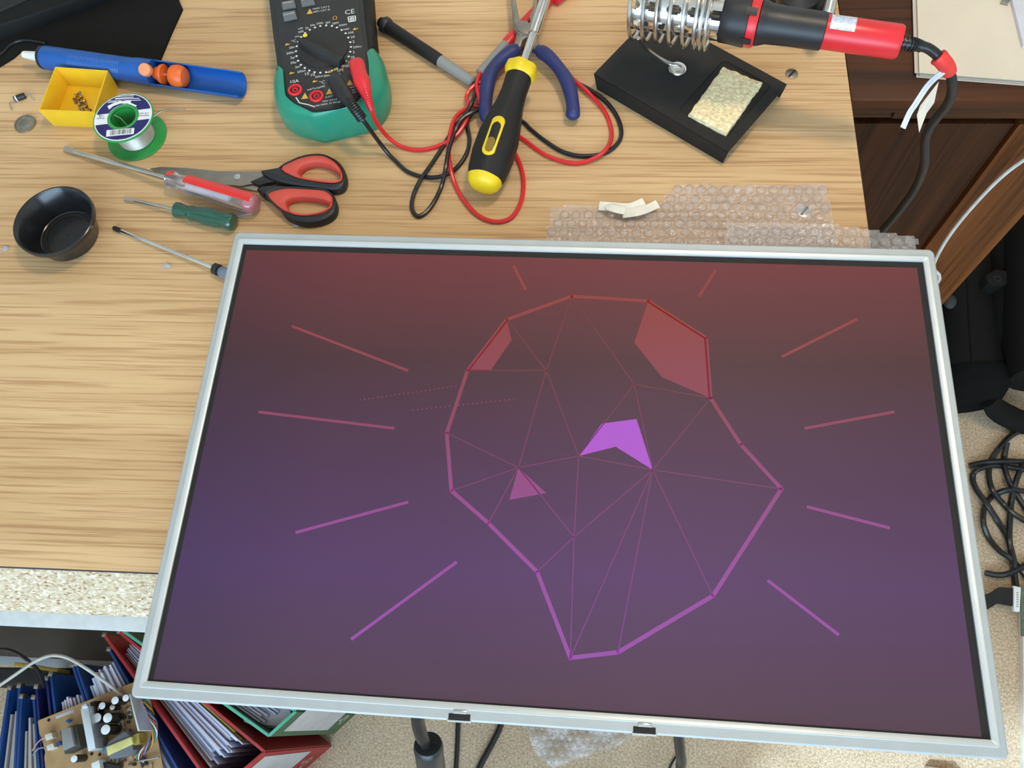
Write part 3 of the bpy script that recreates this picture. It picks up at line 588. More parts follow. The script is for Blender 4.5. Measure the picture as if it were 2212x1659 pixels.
bp_ = wire([(780, 253, .041), (788, 264, .037), (816, 303, .016), (838, 331, .004), (853, 346, hw), (881, 371, hw), (921, 383, hw), (957, 380, .0055), (987, 362, hw), (1008, 331, hw), (1014, 301, hw), (1009, 271, hw), (1014, 252, .0035), (1035, 236, .0035), (1075, 240, .0038), (1127, 262, hw), (1147, 280, hw), (1177, 304, hw), (1216, 328, hw), (1258, 337, hw), (1306, 331, hw), (1336, 307, hw), (1342, 280, hw), (1330, 247, hw), (1306, 217, hw), (1273, 193, hw), (1240, 175, hw), (1200, 140, .002), (1165, 112, .002), (1132, 112, .0055), (1095, 130, .0055), (1066, 168, .0055), (1050, 215, .005), (1040, 234, .0065), (1020, 243, .009), (996, 259, .0085), (981, 289, .0055), (969, 325, .009), (963, 362, .0085), (954, 401, hw), (939, 434, hw), (921, 458, hw), (902, 467, hw), (890, 450, hw), (893, 422, hw), (908, 389, .0055), (933, 353, hw), (957, 316, hw), (981, 277, hw), (1005, 247, .0065), (1020, 219, .010), (1027, 196, .007), (1022, 178, .0058)])
mk('wire', tube(bp_, .0019, 8), BLACKC, bl)
bpr = cr([P(722, 171, ZF + .012), P(732, 187, ZF + .0125), P(744, 204, ZF + .0125), P(757, 222, ZF + .012), P(770, 240, ZF + .009), P(784, 259, ZF + .003)], 5)
mk('plug', tube(bpr, [.0058, .0064, .0066, .0067, .0067, .0067, .0067, .0069, .0071, .0071, .0068, .0064, .0059, .0055, .0052, .0048, .0044, .0040, .0038, .0036, .0034, .0033, .0032, .0031, .0030, .0029], 16, flat=.8), BLACK, bl)
q = P(727, 175, ZF); mk('plug_tip', disc((q.x, q.y, ZF - .003), .0044, .010, 18, .001), BLACK, bl)
mk('strain_relief', join(*[tube([bpr[i] + (bpr[i + 1] - bpr[i]) * -.5, bpr[i] + (bpr[i + 1] - bpr[i]) * .25], [.0046] * 2, 12) for i in range(14, 25)]), BLACKC, bl)
pa, pb = P(1023, 178, Z0 + .0062), P(838, 58, Z0 + .0062); L1 = (P(953, 131, Z0 + .006) - pa).length; LT = (pb - pa).length
probe(bl, pa, pb, (('probe_sleeve', [(0, .0026), (.001, .0046), (L1, .0054)], GREY, 'grey sleeve of the black probe'), ('probe_handle', [(L1, .0052), (L1 + .002, .0058), (LT * .7, .0060), (LT * .95, .0063), (LT + .001, .0064)], BLACKR, None), ('finger_guard', [(LT - .001, .0062), (LT + .001, .0076), (LT + .0045, .0078), (LT + .006, .006), (LT + .010, .0046)], BLACK, None)))

# ------------------------------------------------------------------ pliers
pl_ = thing('pliers', 'long-nose pliers with navy blue grips lying open over the test leads', 'pliers', P(1135, 80))
zpl = Z0 + .0135
def grip(pts, nm='grip'):
    c = cr([P(u, v, z) for u, v, z in pts], 6); m = len(c); return mk(nm, tube(c, [.0062 + .0004 * math.sin(i * .4) if 2 < i < m - 3 else (.0046 if i < 2 else .0058 - .0012 * max(0, i - (m - 3))) for i in range(m)], 14, flat=.85), NAVYH, pl_)
grip([(1120, 104, zpl), (1098, 116, zpl), (1073, 138, zpl), (1057, 166, zpl), (1051, 200, zpl - .002), (1049, 236, zpl - .003), (1054, 262, zpl - .004)])
grip([(1160, 106, zpl), (1184, 122, zpl), (1206, 146, zpl - .001), (1224, 174, zpl - .002), (1234, 206, zpl - .003), (1238, 236, zpl - .004), (1236, 256, zpl - .005)])
mk('jaw', prism([(p.x, p.y) for p in Ps([(1100, -60), (1104, 0), (1107, 40), (1112, 72), (1122, 84), (1140, 80), (1134, 66), (1122, 48), (1119, 30), (1113, 0), (1106, -60)], zpl)], zpl - .004, zpl + .0045, .0012), DSTEEL, pl_)
mk('jaw', prism([(p.x, p.y) for p in Ps([(1168, -60), (1156, 0), (1150, 28), (1143, 42), (1146, 52), (1138, 60), (1128, 58), (1118, 68), (1114, 90), (1110, 104), (1124, 108), (1130, 92), (1148, 80), (1158, 48), (1162, 0), (1174, -60)], zpl)], zpl - .0045, zpl + .0035, .0012), DSTEEL, pl_)
mk('pivot', prism([(p.x, p.y) for p in Ps([(1112, 60), (1122, 52), (1140, 55), (1150, 66), (1152, 78), (1146, 84), (1130, 82), (1118, 76)], zpl)], zpl - .004, zpl + .0058, .0014), DSTEEL, pl_)
mk('tang', tube([P(1146, 78, zpl), P(1152, 92, zpl), P(1164, 108, zpl)], [.0042, .0040, .0040], 10, flat=.9), DSTEEL, pl_)
mk('tang', tube([P(1124, 82, zpl), P(1120, 94, zpl), P(1114, 108, zpl)], [.0042, .0038, .0036], 10, flat=.9), DSTEEL, pl_)

# ------------------------------------------------------------------ big screwdriver
bs = thing('screwdriver', 'big screwdriver with a fat black and yellow handle resting on the leads', 'screwdriver', P(1070, 330))
A_, B_ = P(1043, 401, Z0 + .0185), P(1124, 158, Z0 + .032); ax = (B_ - A_).normalized(); L_ = (B_ - A_).length
mk('handle', lathe(A_, B_, [(.006, .0150), (.012, .0165), (.028, .0182), (.046, .0178), (.062, .0152), (.078, .0122), (.090, .0112), (L_ - .004, .0114)], 40, 6, .05), BLACKR, bs, label='black rubber grip')
mk('butt_cap', lathe(A_, B_, [(-.0035, .001), (-.0032, .006), (-.002, .0105), (.001, .0135), (.0058, .0151)], 36, 6, .03), YEL, bs, label='yellow domed butt')
mk('collar', lathe(A_, B_, [(L_ - .005, .0112), (L_ - .003, .0136), (L_ + .001, .0146), (L_ + .006, .0140), (L_ + .0075, .0118), (L_ + .008, .005)], 36, 6, .09), YEL, bs, label='yellow collar')
mk('shaft', lathe(A_, B_, [(L_ + .007, .0036), (.150, .0036), (.1505, .0045), (.1515, .0048), (.26, .0048)], 20), CHROME, bs)
sv = ax.cross(Vector((0, 0, 1))).normalized(); up = sv.cross(ax)
def ov(h0, h1, wd, lift):
    r_ = wd / 2; out = []
    for k in range(24):
        a = 2 * math.pi * k / 24; s_ = r_ * math.sin(a); h = (h0 + r_ if math.cos(a) < 0 else h1 - r_) + r_ * math.cos(a)
        Rr = np.interp(h, [.006, .012, .028, .046, .062], [.0150, .0165, .0182, .0178, .0152])
        out.append(A_ + ax * h + sv * s_ + up * (math.sqrt(max(0, Rr * Rr - s_ * s_)) + lift))
    return out
ins = mk('inset', loft([ov(.0185, .056, .0112, -.002), ov(.0185, .056, .0112, .0004), ov(.0192, .0553, .0098, .0007)]), YEL, bs, label='yellow inset with a hanging hole')
mk('hanging_hole', loft([ov(.0215, .0345, .0068, .0004), ov(.0215, .0345, .0068, .0009)]), mat('hole_ochre', (.24, .14, .01), .6), ins)

# ------------------------------------------------------------------ soldering stand, sponge, iron
st = thing('soldering_stand', 'black folded-metal soldering iron stand with a chrome coil holder', 'soldering stand', P(1490, 200))
zs = Z0 + .0165
cA, cB, cC = P(1283, 159, zs), P(1573, 328, zs), P(1698, 181, zs); cD = cA + (cC - cB)
ex = (cB - cA).normalized(); ey = Vector((-ex.y, ex.x, 0)); LX = (cB - cA).length; LY = (cC - cB).dot(ey)
def sq(u, v, z): return cA + ex * u + ey * v + Vector((0, 0, z - zs))
def loc(u, v, z=zs):
    d = P(u, v, z) - cA; return (d.dot(ex), d.dot(ey))
sp = [loc(*p) for p in ((1560, 131), (1668, 180), (1570, 303), (1466, 236))]
su0, su1 = sorted((np.mean([sp[0][0], sp[3][0]]), np.mean([sp[1][0], sp[2][0]]))); sv0, sv1 = sorted((np.mean([sp[2][1], sp[3][1]]), np.mean([sp[0][1], sp[1][1]])))
def rr(u0, u1, v0, v1, r, n=4):
    out = []
    for cu, cv, a in ((u1 - r, v1 - r, 0), (u0 + r, v1 - r, 90), (u0 + r, v0 + r, 180), (u1 - r, v0 + r, 270)):
        for k in range(n + 1): b = R(a + 90 * k / n); out.append((cu + r * math.cos(b), cv + r * math.sin(b)))
    return out
rg = lambda u0, u1, v0, v1, r, z: [sq(u, v, z) for u, v in rr(u0, u1, v0, v1, r)]
plate = loft([rg(0, LX, 0, LY, .0006, zs - .0012), rg(0, LX, 0, LY, .0006, zs), rg(su0, su1, sv0, sv1, .004, zs), rg(su0 + .003, su1 - .003, sv0 + .003, sv1 - .003, .003, zs - .0055)])
mk('base', plate, BLACKM, st, ang=30, label='black base plate with a recessed sponge tray')
for v_ in (.0006, LY - .0006):
    mk('side_flange', loft([[sq(0, v_ - .0006, zs - .0004), sq(LX, v_ - .0006, zs - .0004), sq(LX, v_ + .0006, zs - .0004), sq(0, v_ + .0006, zs - .0004)], [sq(.004, v_ - .0006, Z0), sq(LX - .002, v_ - .0006, Z0), sq(LX - .002, v_ + .0006, Z0), sq(.004, v_ + .0006, Z0)]]), BLACKM, st)
q = P(1463, 150, zs); scw = mk('screw', join(disc((q.x, q.y, zs), .0078, .0012, 24, .0004), disc((q.x, q.y, zs + .0012), .0062, .0022, 20, .0012)), CHROME, st, label='bright clamp screw')
IA, IB = P(1376, 12, Z0 + .082), P(1950, 92, Z0 + .092)
iax = (IB - IA).normalized(); iL = (IB - IA).length
isd = iax.cross(Vector((0, 0, 1))).normalized(); iup = isd.cross(iax)
cp = []
SR = .0250
HE = (P(1552, 30, Z0 + .085) - IA).length
for k in range(0, 5 * 24 + 1):
    a = 2 * math.pi * k / 24; h = -.003 + (HE - .012) * k / 120
    cp.append(IA + iax * h + (iup * math.cos(a) + isd * math.sin(a)) * (SR + .0002 * k / 120))
for k in range(1, 3 * 24 + 1):
    a = 2 * math.pi * k / 24; cp.append(IA + iax * (HE - .015 + .0042 * k / 24) + (iup * math.cos(a) + isd * math.sin(a)) * (SR + .0002))
low = IA + iax * -.003 + iup * SR
mk('coil', tube(cp, .0016, 8), STEEL, st, label='chrome wire coil holding the iron')
botc = IA + iax * .006 - iup * .6 * SR + isd * SR * .72
arm = cr([botc, P(1394, 104, Z0 + .046), P(1400, 109, Z0 + .040), P(1425, 126, Z0 + .027), P(1448, 138, zs + .004), P(1462, 140, zs + .0028), P(1474, 147, zs + .0026), P(1472, 158, zs + .0024), P(1460, 160, zs + .0024), P(1452, 152, zs + .0024), P(1449, 143, zs + .0024)], 5)
mk('arm', tube(arm, .0017, 8), STEEL, st, label='bent wire arm joining the coil to the base')
spg = [loc(*p, zs + .004) for p in ((1563, 143), (1647, 178), (1570, 287), (1488, 245))]
spw = [sq(u, v, zs) for u, v in spg]
c0 = sum(((p) for p in spw), Vector()) / 4
bm = bmesh.new(); vv = []
NXs, NYs = 16, 22; V = []; F = []
def spp(i, j, z):
    a, b = i / NXs, j / NYs; p = (spw[0] * (1 - a) + spw[1] * a) * (1 - b) + (spw[3] * (1 - a) + spw[2] * a) * b
    e = min(a, 1 - a, b, 1 - b); rn = random.uniform(-.0004, .0004)
    return Vector((p.x + rn, p.y + random.uniform(-.0004, .0004), z + random.uniform(-.0005, .0005) - (.0011 if e == 0 else 0)))
for j in range(NYs + 1):
    for i in range(NXs + 1): V.append(spp(i, j, zs + .0045))
for j in range(NYs):
    for i in range(NXs): a = j * (NXs + 1) + i; F.append((a, a + 1, a + NXs + 2, a + NXs + 1))
bdr = [i for i in range(NXs + 1)] + [j * (NXs + 1) + NXs for j in range(1, NYs + 1)] + [NYs * (NXs + 1) + i for i in range(NXs - 1, -1, -1)] + [j * (NXs + 1) for j in range(NYs - 1, 0, -1)]
o0 = len(V); V += [Vector((V[b].x + random.uniform(-.0003, .0003), V[b].y + random.uniform(-.0003, .0003), zs - .005)) for b in bdr]
for k in range(len(bdr)): l = (k + 1) % len(bdr); F.append((bdr[k], bdr[l], o0 + l, o0 + k))
F.append(tuple(range(o0, len(V))))
bm.free()
solo('sponge', (V, F), SPONGE, 'dried yellow cleaning sponge lying in the tray of the soldering stand', 'sponge', ang=60)
ir = thing('soldering_iron', 'soldering iron with a red and black handle sitting in the chrome coil', 'soldering iron', IA)
def along(u): return (P(u, 12 + (u - 1376) * .139, Z0 + .082 + .010 * (u - 1376) / 574) - IA).length
h1, h2, h3, h4, h5 = along(1560), along(1612), along(1650), along(1782), along(1945)
# slotted chrome barrel
BR = .0178; nb = 96; mb = 90; hb0, hb1 = -.002, h1; V, F = lathe(IA, IB, [(hb0 + (hb1 - hb0) * k / mb, BR) for k in range(mb + 1)], nb, caps=False)
F2 = []
for q in F:
    h = hb0 + (hb1 - hb0) * (q[0] // nb + .5) / mb; a = 2 * math.pi * (q[0] % nb + .5) / nb; row = round(a / (math.pi / 4)); hh_ = h - (.008 if row % 2 else 0)
    if ((((hh_ + .1) % .0165) - .00825) / .0060) ** 2 + ((a - row * math.pi / 4) * BR / .0036) ** 2 < 1: continue
    F2.append(q)
mk('barrel', (V, F2), CHROME, ir, label='slotted chrome heat guard')
mk('element', lathe(IA, IB, [(-.001, .004), (h1, .006)], 16), DSTEEL, ir)
mk('collar', lathe(IA, IB, [(h1 - .001, .0165), (h1 + .001, .0182), (h1 + .008, .0186), (h2, .0196), (h2 + .0015, .0196), (h2 + .002, .0165)], 36), BLACK, ir, label='black plastic collar')
mk('ring', lathe(IA, IB, [(h2 + .001, .016), (h2 + .002, .0186), (h2 + .006, .0192), (h2 + .009, .0180), (h3 - .004, .0158)], 36), RED, ir, label='red ring between collar and grip')
for a_ in (-.9, .3, 1.5): mk('clip', lathe(IA, IB, [(h2 - .001, .0199), (h2 + .0075, .0199)], 5, a0=a_ + 1.2, a1=a_ + 1.5), BLACK, ir)
mk('grip', lathe(IA, IB, [(h2 + .007, .0150), (h2 + .010, .0172), (h3 - .001, .0166), (h3 + .004, .0148), (h3 + .02, .0141), (h4 - .004, .0140), (h4 - .001, .0138), (h4, .0122)], 36), BLACK, ir, label='black grip sleeve')
mk('handle', lathe(IA, IB, [(h4 - .001, .0126), (h4 + .002, .0128), (h5 - .002, .0126), (h5, .0116), (h5 + .0004, .006)], 40), RED, ir, label='glossy red handle')
LBL = lathe(IA, IB, [(h4 + .002 + .0015 * k, .01288) for k in range(13)], 14, a0=-.55, a1=.62)
mk('sticker', LBL, mat('silver_sticker', (.55, .62, .72), .4, .2, var=.25, scale=500), ir, label='small pale blue-grey rating sticker')
sr0 = IA + iax * h5
srp = cr([sr0, P(1965, 95, Z0 + .092), P(1980, 97, Z0 + .091), P(1992, 101, Z0 + .090)], 6)
mk('strain_relief', join(tube(srp, .0043, 12), *[tube([srp[i] - (srp[i + 1] - srp[i]) * .1, srp[i] + (srp[i + 1] - srp[i]) * .75], .0062 - .00012 * i, 14) for i in range(0, len(srp) - 2, 2)]), BLACKC, ir)
zc = .76
cab_pts = [(1988, 99, .850), (2004, 104, .849), (2020, 115, .846), (2034, 130, .842), (2048, 148, .835), (2056, 172, .826), (2056, 200, .812), (2046, 226, .798), (2026, 252, .782), (2008, 276, .768), (1999, 304, .752), (1998, 336, .735), (1995, 362, .720), (1984, 392, .700), (1966, 424, .68), (1940, 458, .655), (1908, 496, .63), (1868, 545, .59), (1835, 600, .53), (1800, 680, .40), (1780, 760, .2), (1760, 800, .006), (1700, 830, .006)]
mk('cable', tube(cr([P(*p) for p in cab_pts], 5), .0038, 10), BLACKC, ir, label='black mains cord hanging off the desk')
mk('tape_wrap', tube(cr([P(2026, 122, .8445), P(2036, 132, .842), P(2046, 145, .837), P(2051, 157, .832)], 4), [.0062, .0066, .0064, .0061, .0060, .0060, .0060, .0059, .0058, .0057, .0056, .0055, .0052], 12), mat('red_tape', (.72, .04, .03), .5), ir, label='wrap of red tape round the cord')
tg = [P(2044, 152, .838), P(2022, 168, .831), P(2004, 186, .823), P(1990, 206, .816), P(1976, 228, .809), P(1964, 246, .804), P(1950, 278, .796)]
c = cr(tg, 4); tgm = []
for i, p in enumerate(c):
    tgm.append(p)
mk('string_tie', join(tube([p + Vector((.0010, 0, 0)) for p in c], .0012, 6), tube([p + Vector((-.0008, .0012, 0)) for p in c], .0011, 6)), mat('white_string', (.75, .77, .80), .7), ir, label='white string tie')
tq = [P(2028, 176, .829), P(2018, 222, .815), P(2002, 244, .806), P(1986, 286, .793), P(1981, 248, .803), P(1988, 228, .809)]
vt, ft = tq + [p - Vector((0, 0, .0006)) for p in tq], [tuple(range(6)), tuple(range(11, 5, -1))] + [(k, (k + 1) % 6, 6 + (k + 1) % 6, 6 + k) for k in range(6)]
mk('paper_tag', (vt, ft), PAPER, ir, smooth=False, label='folded cream paper tag')
# black stand with spring behind the iron
hh = thing('spring_stand', 'black plastic stand with a chrome spring behind the soldering iron', 'stand', P(1745, 10))
mk('foot', prism([(p.x, p.y) for p in Ps([(1660, -70), (1672, 40), (1700, 62), (1780, 66), (1792, 40), (1800, -70)], Z0 + .02)], Z0, Z0 + .022, .004), BLACKM, hh)
mk('head', lathe(P(1716, 24, Z0 + .02), P(1716, 24, Z0 + .02) + Vector((0, 0, .05)), [(0, .018), (.02, .018), (.024, .012), (.03, .011), (.032, .004)], 24), BLACK, hh)
s0, s1 = P(1788, 30, Z0 + .04), P(1808, -50, Z0 + .055); sx = (s1 - s0).normalized(); sa = sx.cross(Vector((0, 0, 1))).normalized(); sb = sa.cross(sx); hel = []
for k in range(26 * 12): a = 2 * math.pi * k / 12; hel.append(s0 + (s1 - s0) * (k / (26 * 12)) + (sa * math.cos(a) + sb * math.sin(a)) * .0048)
mk('spring', tube(hel, .00062, 6), CHROME, hh, label='small chrome coil spring')
mk('spring_post', tube([s0 - sx * .006 , s1], .0034, 10), DSTEEL, hh)
mk('spring_socket', tube([P(1770, 40, Z0 + .018), s0], [.007, .006], 12), BLACK, hh)
# ------------------------------------------------------------------ left side of the desk
def lring(c, prof, n=40):
    """closed ring of revolution about the vertical through c; prof = loop of (r, z)"""
    rings = [[Vector((c[0] + r * math.cos(a), c[1] + r * math.sin(a), z)) for a in [2 * math.pi * k / n for k in range(n)]] for r, z in prof]
    return loft(rings, closed=True)
# black mat and black device, top left
mp = [(-80, -80), (378, -80), (386, 0), (394, 18), (372, 66), (346, 128), (300, 150), (230, 150), (150, 142), (90, 112), (46, 108), (28, 124), (-80, 190)]
solo('desk_mat', prism([(p.x, p.y) for p in Ps(mp, Z0 + .002)], Z0, Z0 + .0022, .0006), BLACKF, 'black cloth desk mat in the top left corner under the blue pump', 'mat')
dv = thing('keyboard', 'black keyboard edge in the top left corner lying on the black mat', 'keyboard', P(40, 0, Z0))
kd = Ps([(-120, 92), (0, 52), (70, 30), (150, 2), (330, -70), (-120, -120)], Z0 + .018)
mk('body', prism([(p.x, p.y) for p in kd], Z0 + .0022, Z0 + .018, .003), mat('device_black', (.008, .008, .0075), .6, spec=.2, bump=.05, bscale=1200), dv)
kd = Ps([(-120, 60), (0, 20), (40, 2), (160, -60), (-120, -120)], Z0 + .021)
mk('raised_panel', prism([(p.x, p.y) for p in kd], Z0 + .016, Z0 + .0205, .0012), mat('device_grey', (.02, .02, .019), .6, spec=.25), dv)
solo('thin_cable', tube(cr(Ps([(-60, 150), (0, 118), (22, 98), (42, 88), (68, 88), (100, 94)], Z0 + .0036), 6), .0013, 8), BLACKC, 'thin black cable crossing the black mat beside the pump nozzle', 'cable')
# desoldering pump
pu = thing('desoldering_pump', 'blue desoldering pump with orange knob and white nozzle behind the yellow tray', 'desoldering pump', P(260, 145))
PA, PB = P(95, 124, Z0 + .0137), P(518, 184, Z0 + .0125); pax = (PB - PA).normalized(); pL = (PB - PA).length
def ph(u): return (u - 95) / 423 * pL
prof = [(0, .0085), (.0006, .0100), (.0030, .0108), (ph(160), .0108)]
for k in range(22): h = ph(165 + k * 5); prof += [(h, .0108), (h + ph(97.2), .0101), (h + ph(98), .0108)]
prof += [(ph(292), .0110), (ph(305), .0117), (ph(330), .0118), (ph(336), .0117)]
mk('barrel', lathe(PA, PB, prof, 32), BLUE, pu, label='ribbed blue barrel')
mk('end_cap', lathe(PA, PB, [(-.0016, .0096), (-.0012, .0105), (.0008, .0108), (.0014, .0100)], 28), BLACK, pu, label='dark ring at the nozzle end')
mk('nozzle', lathe(PA, PB, [(-.0215, .0022), (-.0212, .0030), (-.020, .0034), (-.001, .0050)], 18), WHITE, pu, label='white tapering nozzle')
def halfpipe(h0, h1, r, th, a0, a1, n=20, r0=None):
    up_ = Vector((0, 0, 1)); up_ = (up_ - pax * up_.dot(pax)).normalized(); sd = pax.cross(up_); rings = []
    for h, rr_ in ((h0, r0 or r), (h0 + .006, r), (h1 - .003, r), (h1, r * .97)):
        ring = [PA + pax * h + (up_ * math.cos(a) + sd * math.sin(a)) * rr_ for a in np.linspace(a0, a1, n)] + [PA + pax * h + (up_ * math.cos(a) + sd * math.sin(a)) * (rr_ - th) for a in np.linspace(a1, a0, n)]
        rings.append(ring)
    return loft(rings)
mk('trough', halfpipe(ph(334), pL + .001, .0117, .0012, R(100), R(312)), BLUE, pu, label='open blue trough guarding the plunger')
mk('release_button', lathe(PA + pax * ph(331) + Vector((0, -.0045, .0075)), PA + pax * ph(331) + Vector((0, -.0105, .0175)), [(0, .0058), (.0045, .0056), (.0052, .0048)], 20), mat('pale_orange', (.85, .30, .14), .45), pu, label='paler orange release button')
mk('plunger_collar', lathe(PA, PB, [(ph(338), .005), (ph(345), .0062), (ph(352), .0085), (ph(357), .0092), (ph(359), .0088), (ph(360), .0040)], 22), ORANGE, pu)
mk('plunger_rod', lathe(PA, PB, [(ph(355), .0013), (ph(376), .0013)], 10), CHROME, pu)
mk('plunger_knob', lathe(PA, PB, [(ph(371), .003), (ph(373), .0075), (ph(378), .0096), (ph(388), .0104), (ph(398), .0098), (ph(403), .0080), (ph(405), .004)], 26), ORANGE, pu, label='round orange plunger knob')
# yellow tray with screws
yt = thing('parts_tray', 'small yellow square tray holding loose screws beside the solder spool', 'tray', P(150, 240))
zr = Z0 + .0215
ro = Ps([(119, 144), (233, 152), (204, 243), (83, 238)], zr); rc = sum((p for p in ro), Vector()) / 4
def sc_(q, k, z): return [Vector((rc.x + (p.x - rc.x) * k, rc.y + (p.y - rc.y) * k, z)) for p in q]
mk('tray', loft([sc_(ro, .965, Z0), sc_(ro, 1.0, zr - .0003), sc_(ro, .995, zr), sc_(ro, .955, zr), sc_(ro, .95, zr - .0003), sc_(ro, .915, Z0 + .0012)]), YELB, yt, ang=25)
rnd = random.Random(3)
first = None
for k, (u, v) in enumerate(((160, 212), (168, 217), (176, 210), (170, 224), (182, 218), (186, 230), (192, 236), (178, 238), (166, 206))):
    p = P(u, v, Z0 + .004); p.z = Z0 + .0016
    if first is None:
        first = thing('small_screw', 'tiny brass screw in the heap lying inside the yellow tray', 'screw', p, 'loose screws in the yellow tray')
        fh = mk('head', join(lathe(p, p + Vector((0, 0, 1)), [(0, .0020), (.0008, .0020), (.0014, .0014)], 12)), BRASS, first)
        fs = mk('thread', lathe(p, p - Vector((0, 0, 1)), [(0, .0010)] + [(.0004 * q, .0011 if q % 2 else .0008) for q in range(1, 12)] + [(.005, .0003)], 8), DSTEEL, first)
        t = first
    else:
        t = first.copy(); C.objects.link(t)
        for ch in (fh, fs): c2 = ch.copy(); C.objects.link(c2); c2.parent = t
        t.location = p
    t.location = p + Vector((0, 0, .0010 + .0009 * (k % 3))); t.rotation_euler = (R(rnd.uniform(60, 120)), 0, R(rnd.uniform(0, 360)))
# solder spool
so = thing('solder_spool', 'green reel of solder wire with a navy and white label', 'solder reel', P(306, 310))
zT = Z0 + .0265; sc0 = P(266, 253, zT); SRr = (P(330, 250, zT) - P(201, 256, zT)).length / 2; h_ = .0135
cx_, cy_ = sc0.x, sc0.y
mk('bottom_flange', lring((cx_, cy_), [(h_ - .002, Z0), (SRr - .0004, Z0), (SRr, Z0 + .0005), (SRr, Z0 + .0012), (SRr - .0004, Z0 + .0016), (h_ - .002, Z0 + .0016)]), GREENP, so)
mk('top_flange', lring((cx_, cy_), [(h_ - .0022, zT - .0016), (SRr - .0004, zT - .0016), (SRr, zT - .0012), (SRr, zT - .0002), (SRr - .0004, zT), (h_, zT), (h_ - .0006, zT + .0006), (h_ - .0022, zT + .0004)]), GREENP, so)
mk('hub', lring((cx_, cy_), [(h_ - .0022, Z0 + .0002), (h_ - .0022, zT - .0004), (h_ - .0006, zT - .0004), (h_ - .0006, Z0 + .0002)]), GREENP, so)
pr_ = [(h_, Z0 + .0018)]; rw = SRr * .615
for k in range(20):
    z = Z0 + .0018 + k * (.0232 / 20)
    for q in range(4): a = math.pi * q / 4; pr_.append((rw + .00058 * math.sin(a), z + .00116 * q / 4))
pr_.append((h_, Z0 + .0250))
mk('solder_coil', lring((cx_, cy_), pr_, 56), SOLDER, so, ang=80, label='wound shiny solder wire')
def lnk(u, v): return P(200 + u / 9.215, 190 + v / 9.215, zT)
lb = mk('label', lring((cx_, cy_), [(h_ + .0005, zT - .0002), (SRr - .0012, zT - .0002), (SRr - .0012, zT + .0002), (h_ + .0005, zT + .0002)], 48), LABEL, so, label='round navy and white paper label')
def ringsec(r0, r1, lo, hi, z, n=30):
    """ring between two radii clipped to a strip lo<t<hi along the label's up direction"""
    d = (lnk(690, 100) - lnk(600, 1000)); d.z = 0; d.normalize(); e = Vector((-d.y, d.x, 0)); V = []; F = []
    for side in (1, -1):
        pts = [];
        for k in range(n + 1):
            t = lo + (hi - lo) * k / n
            if abs(t) >= r1: continue
            x1 = math.sqrt(r1 * r1 - t * t); x0 = math.sqrt(max(0, r0 * r0 - t * t)); pts.append((Vector((cx_, cy_, z)) + d * t + e * side * x0, Vector((cx_, cy_, z)) + d * t + e * side * x1))
        o = len(V)
        for a, b in pts: V += [a, b]
        for k in range(len(pts) - 1): F.append((o + 2 * k, o + 2 * k + 1, o + 2 * k + 3, o + 2 * k + 2))
    return V, F
r0_, r1_ = h_ + .0006, SRr - .0022
mk('navy_band', join(ringsec(r0_, r1_, .0058, r1_ - .0002, zT + .0004), ringsec(r0_, r1_, -r1_ + .0002, -.0058, zT + .0004)), NAVYL, lb, smooth=False, label='navy printed halves')
T = []
def stripe(a, b, wd, z=zT + .0006):
    A_, B_ = lnk(*a), lnk(*b); A_.z = B_.z = z; d = (B_ - A_).normalized(); n2 = Vector((-d.y, d.x, 0)) * wd / 2; return [A_ + n2, A_ - n2, B_ - n2, B_ + n2], [(0, 1, 2, 3)]
for a, b in (((460, 185), (830, 155)), ((455, 218), (825, 190)), ((455, 232), (940, 215)), ((330, 270), (965, 250)), ((305, 300), (480, 285))): T.append(stripe(a, b, .00075))
T.append(flat([lnk(300, 370), lnk(420, 310), lnk(600, 255), lnk(780, 270), lnk(760, 300), lnk(890, 360), lnk(860, 385), lnk(700, 318), lnk(560, 320), lnk(420, 370), lnk(335, 440)], zT + .0006))
T.append(flat([lnk(285, 850), lnk(840, 803), lnk(825, 925), lnk(275, 980)], zT + .0006))
mk('white_print', join(*T), LABEL, lb, smooth=False, label='white lettering lines and barcode patch')
T = []
rnd = random.Random(4)
for k in range(26):
    f_ = .14 + .78 * k / 26; a = (285 + 555 * f_, 862 - 47 * f_); b = (277 + 550 * f_, 962 - 55 * f_); T.append(stripe(a, b, rnd.choice([.00018, .0003, .00045]), zT + .0008))
for s_, a, b in (('100g', (225, 545), (130, 552)), ('Weight', (250, 592), (95, 604)), ('1.0 mm', (1115, 490), (935, 500)), ('Diameter', (1120, 540), (915, 552))):
    A_, B_ = lnk(*a), lnk(*b); A_.z = B_.z = zT + .0003; T.append(text(s_, tuple(A_), tuple(B_), zT))
mk('black_print', join(*T), BLACKM, lb, smooth=False, label='black barcode bars and small lettering')
q = [P(332, 262, Z0 + .010), P(334, 250, Z0 + .010), P(343, 243, Z0 + .011), P(358, 237, Z0 + .012), P(378, 236, Z0 + .013), P(400, 235, Z0 + .014)]
mk('wire_end', tube(cr([Vector((cx_ + rw * .7, cy_ + rw * .75, Z0 + .01))] + q[1:], 5), .0006, 8), SOLDER, so)
mk('wire_tail', tube([lnk(400, 505) - Vector((0, 0, .002)), lnk(480, 505) - Vector((0, 0, .006)), Vector((cx_ + .006, cy_ - .006, Z0 + .002))], .0006, 8), SOLDER, so)
